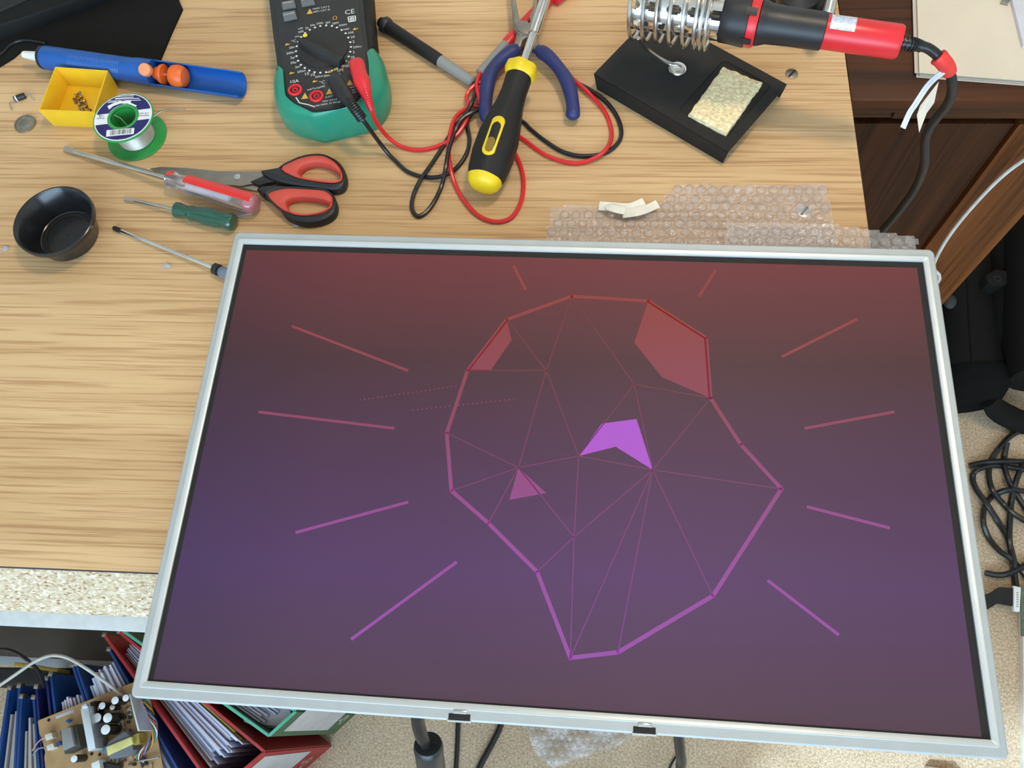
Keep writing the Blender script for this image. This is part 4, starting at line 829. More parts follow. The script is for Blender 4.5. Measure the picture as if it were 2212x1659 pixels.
# black pot
po = P(115, 475, Z0 + .0245); rr_ = (P(202, 447, Z0 + .0245) - P(28, 498, Z0 + .0245)).length / 2; pb = .0255
pot = solo('plant_pot', lring((po.x, po.y), [(.0008, Z0), (pb - .001, Z0), (pb, Z0 + .0006), (rr_ - .0035, Z0 + .0195), (rr_ - .003, Z0 + .0205), (rr_, Z0 + .0208), (rr_, Z0 + .0242), (rr_ - .0006, Z0 + .0246), (rr_ - .0016, Z0 + .0246), (rr_ - .0022, Z0 + .0238), (rr_ - .0042, Z0 + .0215), (pb - .0014, Z0 + .0016), (pb - .002, Z0 + .0012), (.0008, Z0 + .0012)], 64), mat('pot_black', (.012, .012, .013), .22, spec=.6), 'shallow black plastic pot standing empty at the left edge of the desk', 'pot', ang=30)
mk('raised_ring', lring((po.x, po.y), [(pb * .8, Z0 + .0012), (pb * .8, Z0 + .0017), (pb * .75, Z0 + .0017), (pb * .75, Z0 + .0012)], 40), BLACKM, pot)
# diode and coin
dd = thing('diode', 'black diode with bent wire leads lying left of the yellow tray', 'diode', P(42, 212))
a, b = P(31, 214, Z0 + .0028), P(54, 206, Z0 + .0028)
mk('body', lathe(a, b, [(0, .0020), (.0003, .0027), ((b - a).length - .0003, .0027), ((b - a).length, .0020)], 16), BLACK, dd)
mk('band', lathe(a, b, [(.0014, .0028), (.0026, .0028)], 16), LABEL, dd)
mk('lead', tube(cr([a, P(24, 219, Z0 + .0026), P(20, 223, Z0 + .002), P(26, 238, Z0 + .0006)], 4), .0005, 6), STEEL, dd)
mk('lead', tube(cr([b, P(62, 201, Z0 + .0028), P(66, 203, Z0 + .0026), P(73, 216, Z0 + .0006)], 4), .0005, 6), STEEL, dd)
cn = P(55.5, 269, Z0); cr_ = .0098
coin = thing('coin', 'dull silver coin lying flat left of the yellow tray', 'coin', cn)
mk('blank', disc((cn.x, cn.y, Z0), cr_, .0014, 32, .0002), mat('coin_metal', (.36, .31, .24), .42, .85, var=.2, scale=300), coin)
mk('rim', lring((cn.x, cn.y), [(cr_ - .0012, Z0 + .0012), (cr_ - .0001, Z0 + .0012), (cr_ - .0001, Z0 + .0018), (cr_ - .0012, Z0 + .0018)], 32), DSTEEL, coin)
mk('relief', sphere((cn.x - .001, cn.y, Z0 + .0010), .0056, 14, .22), DSTEEL, coin)
# red acetate screwdriver
rs = thing('screwdriver', 'screwdriver with a red and clear acetate handle lying across the scissors', 'screwdriver', P(400, 395))
A_, B_ = P(364, 386, Z0 + .0118), P(556, 443, Z0 + .0102); ax = (B_ - A_).normalized(); L_ = (B_ - A_).length
hs = lambda u: (u - 362) / 194 * L_
def hp(k=1.0): return [(0, .0066 * k), (hs(364), .0074 * k), (hs(376), .0075 * k), (hs(384), .0064 * k), (hs(396), .0064 * k), (hs(404), .0081 * k), (hs(410), .0084 * k), (hs(535), .0088 * k), (hs(548), .0084 * k), (L_ - .001, .0066 * k), (L_, .0045 * k)]
def facets(prof, n=12): return lathe(A_, B_, prof, n)
mk('handle', lathe(A_, B_, hp(), 36, 6, .05), CLEAR, rs, label='clear acetate handle')
mk('red_strip', lathe(A_, B_, [(h, r * 1.012) for h, r in hp()[5:9]], 14, a0=R(-115), a1=R(22)), REDA, rs, label='red strip along the upper side')
mk('red_strip', lathe(A_, B_, [(h, r * 1.012) for h, r in hp()[0:3]], 10, a0=R(-110), a1=R(5)), REDA, rs)
mk('core', lathe(A_, B_, [(hs(385), .0030), (hs(500), .0030), (hs(505), .0010)], 12), mat('pink_core', (.86, .72, .76), .3), rs)
mk('end_cap', lathe(A_, B_, [(h + .0002, r * 1.01) for h, r in hp()[7:]], 36, 6, .05), PINKA, rs, label='pinkish end of the handle')
tipz = P(138, 321, Z0 + .0022)
mk('shaft', join(lathe(tipz, A_, [(.012, .0026), ((A_ - tipz).length + .02, .0026)], 14), loft([[tipz + Vector((0, .0028, .0004)), tipz + Vector((0, -.0028, .0004)), tipz + Vector((0, -.0028, -.0006)), tipz + Vector((0, .0028, -.0006))], [tipz + (A_ - tipz).normalized() * .013 + Vector(q) for q in ((0, .0024, .0022), (0, -.0024, .0022), (0, -.0024, -.0022), (0, .0024, -.0022))]])), STEEL, rs)
# green screwdriver
gs = thing('screwdriver', 'small screwdriver with a dark green fluted handle below the scissors', 'screwdriver', P(440, 466))
A_, B_ = P(380, 453, Z0 + .0072), P(506, 481, Z0 + .0078); L_ = (B_ - A_).length; hg = lambda u: (u - 380) / 126 * L_
mk('handle', lathe(A_, B_, [(0, .0045), (hg(381), .0066), (hg(388), .0068), (hg(396), .0058), (hg(408), .0056), (hg(412), .0064), (hg(416), .0068, 0), (hg(420), .0062, 0), (hg(428), .0068, .16), (hg(445), .0078, .16), (hg(465), .0078, .16), (hg(482), .0070, .14), (hg(488), .0068, 0), (hg(492), .0074, 0), (hg(500), .0076, 0), (hg(505), .0066, 0), (L_ + .0005, .003, 0)], 40, 8, 0), DGREEN, gs)
tipz = P(268, 429, Z0 + .0020)
mk('shaft', join(lathe(tipz, A_, [(.010, .0012), (.014, .0016), ((A_ - tipz).length + .004, .0017)], 12), loft([[tipz + Vector((0, .0019, .0003)), tipz + Vector((0, -.0019, .0003)), tipz + Vector((0, -.0019, -.0004)), tipz + Vector((0, .0019, -.0004))], [tipz + (A_ - tipz).normalized() * .011 + Vector(q) for q in ((0, .0011, .001), (0, -.0011, .001), (0, -.0011, -.001), (0, .0011, -.001))]])), STEEL, gs)
# screwdriver under the panel
us = thing('screwdriver', 'thin screwdriver with a black collar, its handle tucked under the LCD panel', 'screwdriver', P(400, 556))
A_, B_ = P(462, 579, Z0 + .0054), P(560, 622, Z0 + .0054)
mk('collar', lathe(A_, B_, [(0, .003), (.0004, .0049), (.0052, .0051), (.0056, .0040), (.0074, .0040)], 8), BLACK, us)
mk('handle', lathe(A_, B_, [(.0066, .0042), (.008, .0050), (.048, .0050), (.050, .003)], 24, 6, .06), mat('blue_clear', (.45, .58, .78), .12, trans=.75), us, label='clear bluish handle')
tipz = P(247, 493, Z0 + .0018)
mk('shaft', lathe(tipz, A_, [(.006, .0017), ((A_ - tipz).length + .003, .0018)], 14), CHROME, us)
mk('tip', lathe(tipz, A_, [(-.001, .0014), (0, .0020), (.004, .0021), (.0075, .0018)], 10), BLACKM, us, label='blackened tip')
# scissors
ss = thing('scissors', 'open-handled scissors with black and salmon red finger loops', 'scissors', P(600, 400))
zx = Z0 + .0022
mk('blade', prism([(p.x, p.y) for p in Ps([(323, 364), (345, 360), (400, 362), (470, 369), (566, 370), (582, 378), (545, 396), (520, 401), (450, 396), (380, 382)], zx + .003)], zx + .0012, zx + .003, .0006), DSTEEL, ss)
mk('blade', prism([(p.x, p.y) for p in Ps([(330, 369), (400, 382), (470, 396), (530, 408), (556, 413), (562, 398), (540, 385), (450, 374), (380, 366)], zx)], zx - .0018, zx + .0006, .0005), DSTEEL, ss)
q = P(513, 383, zx + .003); mk('pivot_screw', disc((q.x, q.y, zx + .003), .0030, .0010, 16, .0005), STEEL, ss)
def scloop(o, i, mid, z0, z1, nm):
    O, I, Mi = [[(p.x, p.y) for p in cr(Ps(x, z1), 4, True)] for x in (o, i, mid)]
    mk('finger_loop', ringprism(O, inset(Mi, .0004), z0, z1, .0016), BLACK, ss, ang=60)
    mk('loop_lining', ringprism(Mi, I, z0 + .0004, z1 + .0005, .0012), REDS, ss, ang=60, label='salmon red rubber lining')
zl = Z0 + .0095
scloop([(562, 366), (585, 363), (603, 359), (640, 340), (668, 333), (700, 333), (728, 345), (744, 366), (747, 385), (740, 402), (722, 408), (690, 405), (640, 398), (600, 390), (574, 379)],
       [(645, 375), (648, 362), (664, 352), (684, 349), (708, 354), (728, 366), (736, 380), (731, 391), (712, 393), (685, 389), (660, 384)],
       [(606, 363), (632, 347), (660, 337), (695, 335), (722, 348), (738, 370), (738, 388), (726, 393), (700, 393), (665, 388), (634, 380)], Z0 + .0008, zl, '')
scloop([(553, 406), (566, 400), (590, 398), (620, 400), (660, 402), (700, 408), (720, 420), (727, 440), (722, 458), (708, 470), (686, 478), (655, 480), (630, 473), (612, 462), (602, 447), (585, 430), (566, 419)],
       [(620, 446), (618, 434), (630, 427), (655, 425), (685, 428), (706, 434), (714, 441), (708, 450), (690, 458), (665, 463), (640, 462), (626, 455)],
       [(577, 422), (590, 412), (620, 406), (655, 407), (700, 411), (717, 424), (718, 440), (712, 450), (695, 460), (664, 465), (640, 463), (616, 456), (600, 447)], Z0 + .0008, zl - .0006, '')
mk('tang', prism([(p.x, p.y) for p in Ps([(540, 392), (576, 376), (612, 376), (640, 382), (600, 390), (560, 400)], zx + .004)], zx + .0002, zx + .0042, .001), BLACK, ss)
# clear plastic scraps
for pts, lab in ((((347, 580), (358, 567), (371, 574), (364, 580), (355, 576)), 'clear plastic scrap on the desk left of the LCD panel corner'), (((1, 546), (8, 530), (19, 534), (12, 542), (6, 540)), 'clear plastic scrap at the left edge of the desk below the pot'),
                 (((632, 490), (634, 482), (640, 480), (650, 480), (645, 490)), 'clear plastic scrap just below the scissors loop'), (((508, 466), (514, 460), (538, 459), (544, 462), (526, 464), (516, 470)), 'thin clear scrap at the end of the green screwdriver')):
    solo('plastic_scrap', prism([(p.x, p.y) for p in Ps(pts, Z0 + .0012)], Z0 + .0002, Z0 + .0013, .0003), mat('scrap', (.72, .74, .74), .2, trans=.5), lab, 'scrap')

# ------------------------------------------------------------------ ring binders on the floor
ZB = .30
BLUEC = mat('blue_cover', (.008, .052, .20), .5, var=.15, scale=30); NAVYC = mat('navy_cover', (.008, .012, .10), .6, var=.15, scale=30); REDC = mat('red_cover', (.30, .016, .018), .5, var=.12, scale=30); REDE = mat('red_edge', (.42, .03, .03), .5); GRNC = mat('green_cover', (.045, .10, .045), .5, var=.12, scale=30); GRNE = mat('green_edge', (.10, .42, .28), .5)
PG = [mat('page_%s' % n, c, .8, var=.05, scale=40) for n, c in (('lilac', (.60, .59, .72)), ('white', (.74, .74, .80)), ('pink', (.62, .54, .60)), ('shade', (.54, .52, .60)), ('blue', (.56, .62, .78)))]
BEIGE = mat('beige_page', (.42, .36, .32), .8, var=.06); OLIVE = mat('olive_divider', (.30, .26, .055), .7); BROWN = mat('brown_divider', (.20, .13, .09), .7)
def ext(a, b, L):
    A_, B_ = P(*a, ZB), P(*b, ZB); d = (B_ - A_); return (A_, A_ + d.normalized() * (L or d.length))
def covers(root, nm, a, b, m, edge=None, th=.0032, L=None):
    A_, B_ = ext(a, b, L); o = mk(nm, wall(A_, B_, th, .003, ZB, .0008), m, root)
    if edge: mk('edge_strip', wall(A_, B_, th * 1.12, ZB - .001, ZB + .0008, .0004), edge, o)
    for p in (A_,):
        mk('corner', box((p.x, p.y, ZB - .004), (.006, .006, .010), 0, .0015), DSTEEL, o)
    return A_, B_
def pages(root, A0, A1, B0, B1, n, s0=0.05, s1=.9, mats=PG, seed=1, f0=.06, f1=.94, ztop=.284, th=.75, special={}):
    rnd = random.Random(seed)
    for k in range(n):
        f = f0 + (f1 - f0) * (k + .5) / n; g0 = s0 + rnd.uniform(-.015, .015) + .10 * max(0, .5 - f); g1 = s1 + rnd.uniform(-.05, .03)
        a = A0.lerp(A1, g0).lerp(B0.lerp(B1, g0), f); b = A0.lerp(A1, g1).lerp(B0.lerp(B1, g1), f)
        m = special.get(k, rnd.choice(mats)); wA = (A0.lerp(A1, .1) - B0.lerp(B1, .1)).length * (f1 - f0) / n; wB = (A0.lerp(A1, .9) - B0.lerp(B1, .9)).length * (f1 - f0) / n
        d = (b - a).normalized(); nn = Vector((-d.y, d.x, 0)); t0, t1 = wA * th / 2, wB * th / 2 * rnd.uniform(.6, 1.05); zt_ = ztop + rnd.uniform(-.004, .004)
        poly = [a + nn * t0, a - nn * t0, b - nn * t1, b + nn * t1]
        mk('page', prism([(p.x, p.y) for p in poly], .012, zt_), m, root, smooth=False)
def binder(label, left, right, mL, mR, L=.285, spine=None, npg=0, seed=1, eL=None, eR=None, **kw):
    A0, A1 = ext(*left, L); B0, B1 = ext(*right, L)
    t = thing('ring_binder', label, 'binder', Vector(((A0.x + B0.x) / 2, (A0.y + B0.y) / 2, 0)))
    covers(t, 'cover', *left, mL, eL, L=L); covers(t, 'cover', *right, mR, eR, L=L)
    mk('spine', wall(A1, B1, .003, 0.0, ZB, .0008), mR, t) if spine is None else None
    if npg: pages(t, A0, A1, B0, B1, npg, seed=seed, **kw)
    return t, A0, A1, B0, B1
binder('blue ring binder at the far left below the desk edge, holding beige papers', ((20, 1486), (-3, 1640)), ((41, 1481), (31, 1659)), BLUEC, BLUEC, npg=3, mats=[BEIGE], f0=.2, f1=.8, s0=.10, ztop=.295, eL=BLUEC)
binder('blue ring binder second from the left below the desk edge, beige papers inside', ((46, 1504), (37, 1659)), ((72, 1506), (83, 1659)), BLUEC, BLUEC, npg=4, mats=[BEIGE], f0=.15, f1=.8, s0=.10, ztop=.295, seed=2)
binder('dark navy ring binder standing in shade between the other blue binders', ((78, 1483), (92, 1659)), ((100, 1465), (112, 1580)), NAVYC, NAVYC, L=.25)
binder('blue ring binder with lilac papers, under the left half of the circuit board', ((109, 1456), (121, 1561)), ((156, 1436), (182, 1513)), BLUEC, BLUEC, npg=8, seed=4, s0=.12, f0=.10, f1=.86, ztop=.294)
binder('blue ring binder with lilac papers, third behind the circuit board, beside the red binder', ((163, 1434), (190, 1513)), ((235, 1402), (276, 1474)), BLUEC, BLUEC, npg=12, seed=5, s0=.07, f0=.08, f1=.88, ztop=.294)
tr, A0, A1, B0, B1 = binder('red ring binder fanned wide open with white papers below the LCD panel', ((225, 1371), (430, 1659)), ((257, 1364), (572, 1624)), REDC, REDC, L=None, spine=1, npg=0, eL=REDE, eR=REDE)
dl = (A1 - A0).normalized(); A1 = A0 + dl * ((B1 - B0).length)
mk('cover_end', wall(P(425, 1652, ZB), A1, .0032, 0, ZB, .0008), REDC, tr)
sp_ = mk('spine', wall(B1, A1, .0032, 0, ZB, .0008), REDC, tr, label='red spine with a pale label and finger ring'); mk('edge_strip', wall(B1, A1, .0036, ZB - .001, ZB + .0008, .0004), REDE, sp_)
pages(tr, A0, A1, B0, B1, 24, s0=.10, s1=.86, seed=8, special={23: OLIVE, 22: OLIVE, 21: OLIVE, 2: BROWN, 1: PG[2], 0: PG[3]}, ztop=.286, th=.96)
def onspine(B, A, u0, u1, z0, z1, out, th=.0006):
    d = (A - B).normalized(); n2 = Vector((-d.y, d.x, 0));
    if n2.y > 0: n2 = -n2
    pts = []
    for s_ in (0, 1):
        o = n2 * (.0017 + out + th * s_); pts.append([B + d * u0 + o + Vector((0, 0, z0 - ZB)), B + d * u1 + o + Vector((0, 0, z0 - ZB)), B + d * u1 + o + Vector((0, 0, z1 - ZB)), B + d * u0 + o + Vector((0, 0, z1 - ZB))])
    return loft(pts)
LBLM = mat('spine_label', (.48, .45, .43), .7, var=.08, scale=60)
mk('spine_label', onspine(B1, A1, .006, .055, .095, .285, 0), LBLM, sp_, smooth=False)
d = (A1 - B1).normalized(); n2 = Vector((-d.y, d.x, 0)); n2 = -n2 if n2.y > 0 else n2
rc_ = B1 + d * .030 + n2 * .0024; rc_.z = .055
mk('finger_ring', lathe(rc_ - n2 * .001, rc_ + n2 * .0012, [(0, .012), (.0018, .012), (.0018, .008), (0, .008)], 24, caps=False), CHROME, sp_)
tg_, A0, A1, B0, B1 = binder('green ring binder with a labelled spine, its end showing below the LCD panel', ((268, 1364), (581, 1589)), ((330, 1344), (639, 1536)), GRNC, GRNC, L=None, spine=1, npg=10, seed=11, s0=.1, s1=.9, eL=GRNE, eR=GRNE)
sp_ = mk('spine', wall(A1, B1, .0032, 0, ZB, .0008), GRNC, tg_, label='green spine with a pale label'); mk('edge_strip', wall(A1, B1, .0036, ZB - .001, ZB + .0008, .0004), GRNE, sp_)
mk('spine_label', onspine(A1, B1, .009, .05, .07, .27, 0), LBLM, sp_, smooth=False)
d = (B1 - A1).normalized(); n2 = Vector((-d.y, d.x, 0)); n2 = -n2 if n2.y > 0 else n2
rc_ = A1 + d * .030 + n2 * .0024; rc_.z = .045
mk('finger_slot', lathe(rc_ - n2 * .001, rc_ + n2 * .0012, [(0, .010), (.0018, .010), (.0018, .006), (0, .006)], 24, caps=False), CHROME, sp_)
mk('crumpled_sheet', loft([[P(u + random.uniform(-3, 3), v + random.uniform(-2, 2), .275 + random.uniform(-.006, .006)) for u, v in ((530, 1560), (560, 1565), (600, 1570), (628, 1548), (628, 1530), (560, 1520), (515, 1525))], [P(u, v, .27) for u, v in ((532, 1562), (560, 1572), (600, 1574), (626, 1550), (628, 1528), (560, 1516), (512, 1522))]]), PG[1], tg_, ang=10)
solo('dark_gap_block', prism([(p.x, p.y) for p in Ps([(-90, 1440), (150, 1443), (140, 1450), (104, 1454), (60, 1474), (-90, 1480)], .24)], 0, .24, .003), BLACKM, 'added black block standing in for the dark gap behind the blue binders', 'shade block')  # black block added to make the gap behind the binders dark
solo('folder', box((P(92, 1443, .255).x, P(92, 1443, .255).y, .2555), (.06, .004, .03), -.1, .001), mat('mustard', (.35, .24, .03), .6), 'mustard card folder lying on the dark block behind the blue binders', 'folder')

# ------------------------------------------------------------------ power circuit board on the binders
ZC = .3022
pc = thing('circuit_board', 'tan power supply circuit board lying across the tops of the ring binders', 'circuit board', P(210, 1600, ZC))
def k7(x, y): return (x / 6.506 + 60, y / 6.506 + 1440)
def K(x, y, z): return P(*k7(x, y), z)
bd = [(81.5, 1558), (86, 1555), (280, 1477), (316, 1463), (341, 1598), (352, 1659), (363, 1722), (105, 1722), (98, 1660), (95.5, 1636), (97.5, 1625), (93, 1606), (89, 1592), (85.5, 1586)]
mk('board', prism([(p.x, p.y) for p in Ps(bd, ZC + .0016)], ZC, ZC + .0016), mat('tan_board', (.44, .26, .11), .55, var=.12, scale=50), pc, smooth=False)
zb = ZC + .0016
ALU = mat('aluminium', (.70, .74, .78), .4, .55, var=.04); WCAP = mat('capacitor_top', (.85, .86, .85), .35, .1); CAPB = mat('capacitor_sleeve', (.02, .014, .011), .35)
def comp(nm, q, z1, m, z0=None, par=None, c=.0004, lab=None):
    return mk(nm, prism([(p.x, p.y) for p in [K(x, y, z1) for x, y in q]], z0 or zb - .0002, z1, c), m, par or pc, label=lab)
hsk = comp('heat_sink', [(740, 600), (848, 555), (952, 1150), (848, 1192)], .334, ALU, lab='wide pale heat sink bar'); comp('heat_sink_cap', [(756, 545), (820, 515), (832, 560), (758, 590)], .336, ALU, .330, hsk)
comp('heat_sink', [(1418, 385), (1440, 380), (1568, 895), (1545, 910)], .345, ALU, lab='thin upright heat sink plate')
comp('regulator', [(870, 505), (935, 480), (965, 640), (890, 660)], .322, BLACK); comp('regulator', [(960, 1020), (1040, 990), (1050, 1110), (965, 1140)], .318, GREY)
for x, y, r, zt_, m in ((1225, 475, 50, .326, WCAP), (1375, 440, 45, .324, WCAP), (1042, 550, 46, .322, WCAP), (970, 720, 60, .324, WCAP), (1120, 720, 62, .33, WCAP), (1092, 885, 64, .33, WCAP), (650, 1295, 46, .326, WCAP), (960, 600, 36, .318, STEEL), (1187, 570, 38, .319, STEEL), (985, 955, 26, .316, STEEL)):
    q = K(x, y, zt_); rad = (K(x + r, y, zt_) - q).length
    cpp = mk('capacitor', lathe((q.x, q.y, zb - .0002), (q.x, q.y, zt_), [(0, rad * 1.08), (zt_ - zb - .001, rad * 1.1), (zt_ - zb - .0002, rad * 1.04)], 22), CAPB, pc)
    mk('top', disc((q.x, q.y, zt_ - .0006), rad, .0007, 22, .0002), m, cpp)
DKO = mat('dark_olive_core', (.05, .047, .03), .5)
tf = comp('transformer', [(445, 905), (675, 810), (745, 1130), (520, 1230)], .322, DKO, lab='dark olive transformer'); comp('core_top', [(462, 890), (600, 850), (650, 1105), (500, 1180)], .327, GREY, .318, tf); comp('winding', [(660, 850), (700, 835), (750, 1110), (715, 1125)], .3175, mat('copper_tape', (.30, .15, .04), .4), .306, tf)
t2 = comp('transformer', [(1130, 1060), (1360, 910), (1450, 990), (1480, 1170), (1400, 1250), (1175, 1300), (1060, 1200)], .325, mat('grey_ferrite', (.15, .155, .17), .5), lab='grey transformer with a yellow tape band'); comp('tape_band', [(1100, 1130), (1452, 985), (1478, 1085), (1122, 1250)], .3275, mat('tape_yellow', (.72, .62, .22), .5), .318, t2, lab='yellow tape band')
comp('winding', [(1475, 960), (1560, 930), (1575, 1080), (1490, 1110)], .322, mat('olive_tape', (.36, .27, .05), .5), .306, t2); comp('blue_tape', [(1040, 1140), (1100, 1110), (1120, 1230), (1050, 1215)], .318, mat('teal_tape', (.02, .16, .22), .5), .304, t2)
for q in ([(235, 960), (330, 925), (352, 1000), (252, 1040)], [(255, 1112), (355, 1072), (372, 1135), (275, 1182)]): comp('connector', q, .314, mat('connector_cream', (.66, .61, .50), .5))
comp('white_relay', [(890, 1360), (1000, 1312), (1022, 1440), (902, 1460)], .322, WHITE); comp('fuse_block', [(1020, 1340), (1290, 1390), (1260, 1470), (1030, 1470)], .314, CAPB)
rnd = random.Random(12)
RT = [mat('resistor_tone_%d' % k, c, .5) for k, c in enumerate([(.45, .33, .2), (.07, .05, .04), (.3, .36, .4), (.2, .12, .07)])]
for k in range(46):
    x, y = (rnd.uniform(1240, 1440), rnd.uniform(540, 900)) if k < 26 else (rnd.uniform(1150, 1800), rnd.uniform(1240, 1420))
    q = K(x, y, zb + .002); a = rnd.uniform(0, 3.14); d = Vector((math.cos(a), math.sin(a), 0)) * rnd.uniform(.002, .004)
    nm = rnd.choice(['resistor', 'resistor', 'small_capacitor'])
    if nm == 'resistor': mk('resistor', lathe(q - d, q + d, [(0, .0006), (.0006, .0013), (2 * d.length - .0006, .0013), (2 * d.length, .0006)], 8), RT[k % 4], pc)
    else: mk('small_capacitor', lathe((q.x, q.y, zb - .0003), (q.x, q.y, zb + .005), [(0, .0018), (.0045, .0018), (.005, .0012)], 10), CAPB, pc)
for x, y in ((297, 750), (900, 1225), (1012, 1235)): q = K(x, y, zb); mk('mounting_hole', disc((q.x, q.y, zb - .0001), .0019, .0004, 14), BLACKM, pc)
comp('barcode_sticker', [(388, 690), (640, 595), (652, 640), (398, 735)], zb + .0004, LBLM, c=.0001); comp('blue_capacitor', [(520, 770), (560, 745), (605, 760), (560, 790)], zb + .004, BLUE); comp('blue_capacitor', [(415, 1055), (450, 1050), (460, 1100), (425, 1112)], zb + .004, BLUE)
WC = [(.75, .28, .03), (.03, .22, .12), (.72, .70, .66), (.36, .06, .04), (.16, .22, .40), (.02, .02, .02)]
hp_ = cr([K(1630, 440, .325), K(1690, 560, .33), K(1745, 700, .332), K(1785, 830, .332), K(1775, 980, .33), K(1700, 1110, .328), K(1610, 1200, .322), K(1545, 1280, zb + .002)], 9)
for k, c in enumerate(WC):
    pth = []
    for i, p in enumerate(hp_):
        t = (hp_[min(i + 1, len(hp_) - 1)] - hp_[max(0, i - 1)]).normalized(); u_ = t.cross(Vector((0, 0, 1))).normalized(); w_ = u_.cross(t); a = 2 * math.pi * k / 6 + i * .22; pth.append(p + (u_ * math.cos(a) + w_ * math.sin(a)) * .0026)
    mk('harness_wire', tube(pth, .00085, 6), mat('wire_%d' % k, c, .45), pc)
mk('lead_wire', tube(cr([K(245, 1000, .312), K(180, 1030, .311), K(125, 1085, .306), K(60, 1180, .296), K(-25, 1250, .288), K(-60, 1230, .287), K(-70, 1290, .286)], 5), .0007, 6), mat('pink_wire', (.6, .3, .3), .5), pc)
mk('lead_wire', tube(cr([K(265, 1150, .312), K(200, 1140, .311), K(140, 1160, .308), K(90, 1220, .298), K(40, 1285, .290)], 5), .0008, 6), mat('grey_wire', (.3, .3, .34), .5), pc)
mk('jumper_cable', tube([K(1560, 1330, zb + .004), K(1850, 1270, zb + .004)], .0012, 6), GREY, pc)

# ------------------------------------------------------------------ cables and things on the floor
solo('white_cable', tube(cr([P(*p) for p in ((-120, 1580, .34), (-50, 1512, .355), (0, 1480, .36), (35, 1456, .365), (70, 1432, .368), (98, 1419, .368), (122, 1416, .366), (150, 1423, .360), (185, 1443, .345), (215, 1464, .330), (243, 1485, .316), (262, 1500, .3065), (276, 1512, .3065))], 6), .0020, 8), mat('cable_ivory', (.50, .47, .41), .45), 'ivory cable arching over the blue binders to the circuit board', 'cable')
solo('black_cable', tube(cr([P(*p) for p in ((-120, 1420, .365), (-60, 1408, .37), (0, 1403, .37), (22, 1405, .37), (44, 1415, .37), (66, 1432, .366), (85, 1452, .345), (93, 1470, .315), (95, 1484, .3025))], 6), .0022, 8), BLACKC, 'black cable drooping onto the blue binders at the left edge', 'cable')
vg = thing('monitor_cable', 'thick black monitor cable with a ferrite lump hanging under the LCD panel', 'cable', P(905, 1560, .72))
vp = [P(*p) for p in ((905, 1480, .7705), (902, 1530, .760), (903, 1560, .748), (910, 1588, .735), (921, 1612, .720), (932, 1660, .690), (940, 1720, .64))] + [Vector((-.06, -.13, .45)), Vector((-.05, -.16, .2)), Vector((-.02, -.2, .006)), Vector((.1, -.28, .0055))]
mk('cable', tube(cr(vp, 5), .0045, 12), BLACKC, vg)
fa, fb = P(924, 1606, .722), P(944, 1740, .655)
mk('ferrite', lathe(fa, fb, [(0, .0052), (.0004, .0092), (.0012, .0098), (.005, .0104), (.0052, .0100), (.030, .0102), (.034, .0085)], 28), mat('ferrite_black', (.022, .024, .027), .35), vg, label='black cylindrical ferrite lump')
solo('power_cable', tube(cr([P(995, 1420, .0045), P(991, 1520, .0045), P(989, 1570, .0045), P(987, 1620, .0045), P(984, 1670, .0045), P(980, 1760, .0045)], 5), .0036, 8), BLACKC, 'straight thin black cable on the carpet under the left clip notch', 'cable')
solo('power_cable', tube(cr([P(1090, 1480, .0055), P(1086, 1540, .0055), P(1080, 1570, .0055), P(1066, 1600, .0055), P(1050, 1630, .0055), P(1034, 1662, .0055), P(1010, 1740, .0055)], 5), .0046, 8), BLACKC, 'slanting black cable on the carpet left of the bluish bubble wrap', 'cable')
solo('mains_cable', tube(cr([P(1462, 1500, .7705), P(1464, 1560, .752), P(1467, 1600, .735), P(1472, 1640, .715), P(1480, 1690, .68)] + [Vector((.14, -.11, .5)), Vector((.16, -.14, .25)), Vector((.2, -.16, .0045)), Vector((.32, -.2, .0045))], 6), .0037, 10), BLACKC, 'black mains lead hanging from the LCD panel, right of the right clip notch', 'cable')
solo('thin_wire', tube(cr([P(1470, 1620, .003), P(1452, 1648, .003), P(1440, 1675, .003), P(1400, 1760, .003)], 4), .0016, 6), BLACKC, 'thin black wire on the carpet beside the hanging mains lead', 'cable')
solo('white_wire', tube(cr([Q(2300, 290, .552), Q(2212, 345, .552), Q(2160, 385, .551), Q(2110, 436, .549), Q(2066, 488, .548), Q(2036, 532, .548), Q(2016, 575, .548), Q(2000, 640, .548)] + [Vector((.40, .545, .006)), Vector((.30, .50, .004))], 6), .0021, 8), mat('wire_white', (.75, .74, .70), .45), 'thin white wire hanging down in front of the dark oak cabinet', 'cable')
zz_ = .005
ct = [[(2094, 1006), (2126, 999), (2172, 996), (2240, 998)], [(2260, 905), (2212, 926), (2178, 946), (2151, 978), (2138, 1006), (2137, 1036), (2146, 1063), (2165, 1086), (2188, 1109), (2240, 1140)],
      [(2250, 1022), (2212, 1015), (2172, 1008), (2138, 1006), (2110, 1015), (2101, 1029), (2107, 1054), (2133, 1091), (2156, 1127), (2176, 1162), (2190, 1212), (2192, 1247), (2200, 1300)],
      [(2240, 1064), (2212, 1061), (2178, 1058), (2146, 1070), (2128, 1093), (2124, 1127), (2135, 1160), (2158, 1189), (2181, 1205), (2199, 1224), (2230, 1262)], [(2176, 955), (2170, 985), (2169, 1006), (2178, 1036), (2195, 1068), (2230, 1120)],
      [(2212, 995), (2195, 1040), (2185, 1086), (2181, 1132), (2181, 1173), (2188, 1219)], [(2128, 1237), (2156, 1242), (2183, 1237), (2230, 1212)]]
ck = thing('coiled_cable', 'loosely coiled black cable lying on the carpet right of the LCD panel', 'cable', P(2160, 1080, 0))
for i, c in enumerate(ct): mk('strand', tube(cr([P(u, v, .0052 + .0042 * ((i * 2 + j) % 3)) for j, (u, v) in enumerate(c)], 6), .0046, 8), BLACKC, ck)
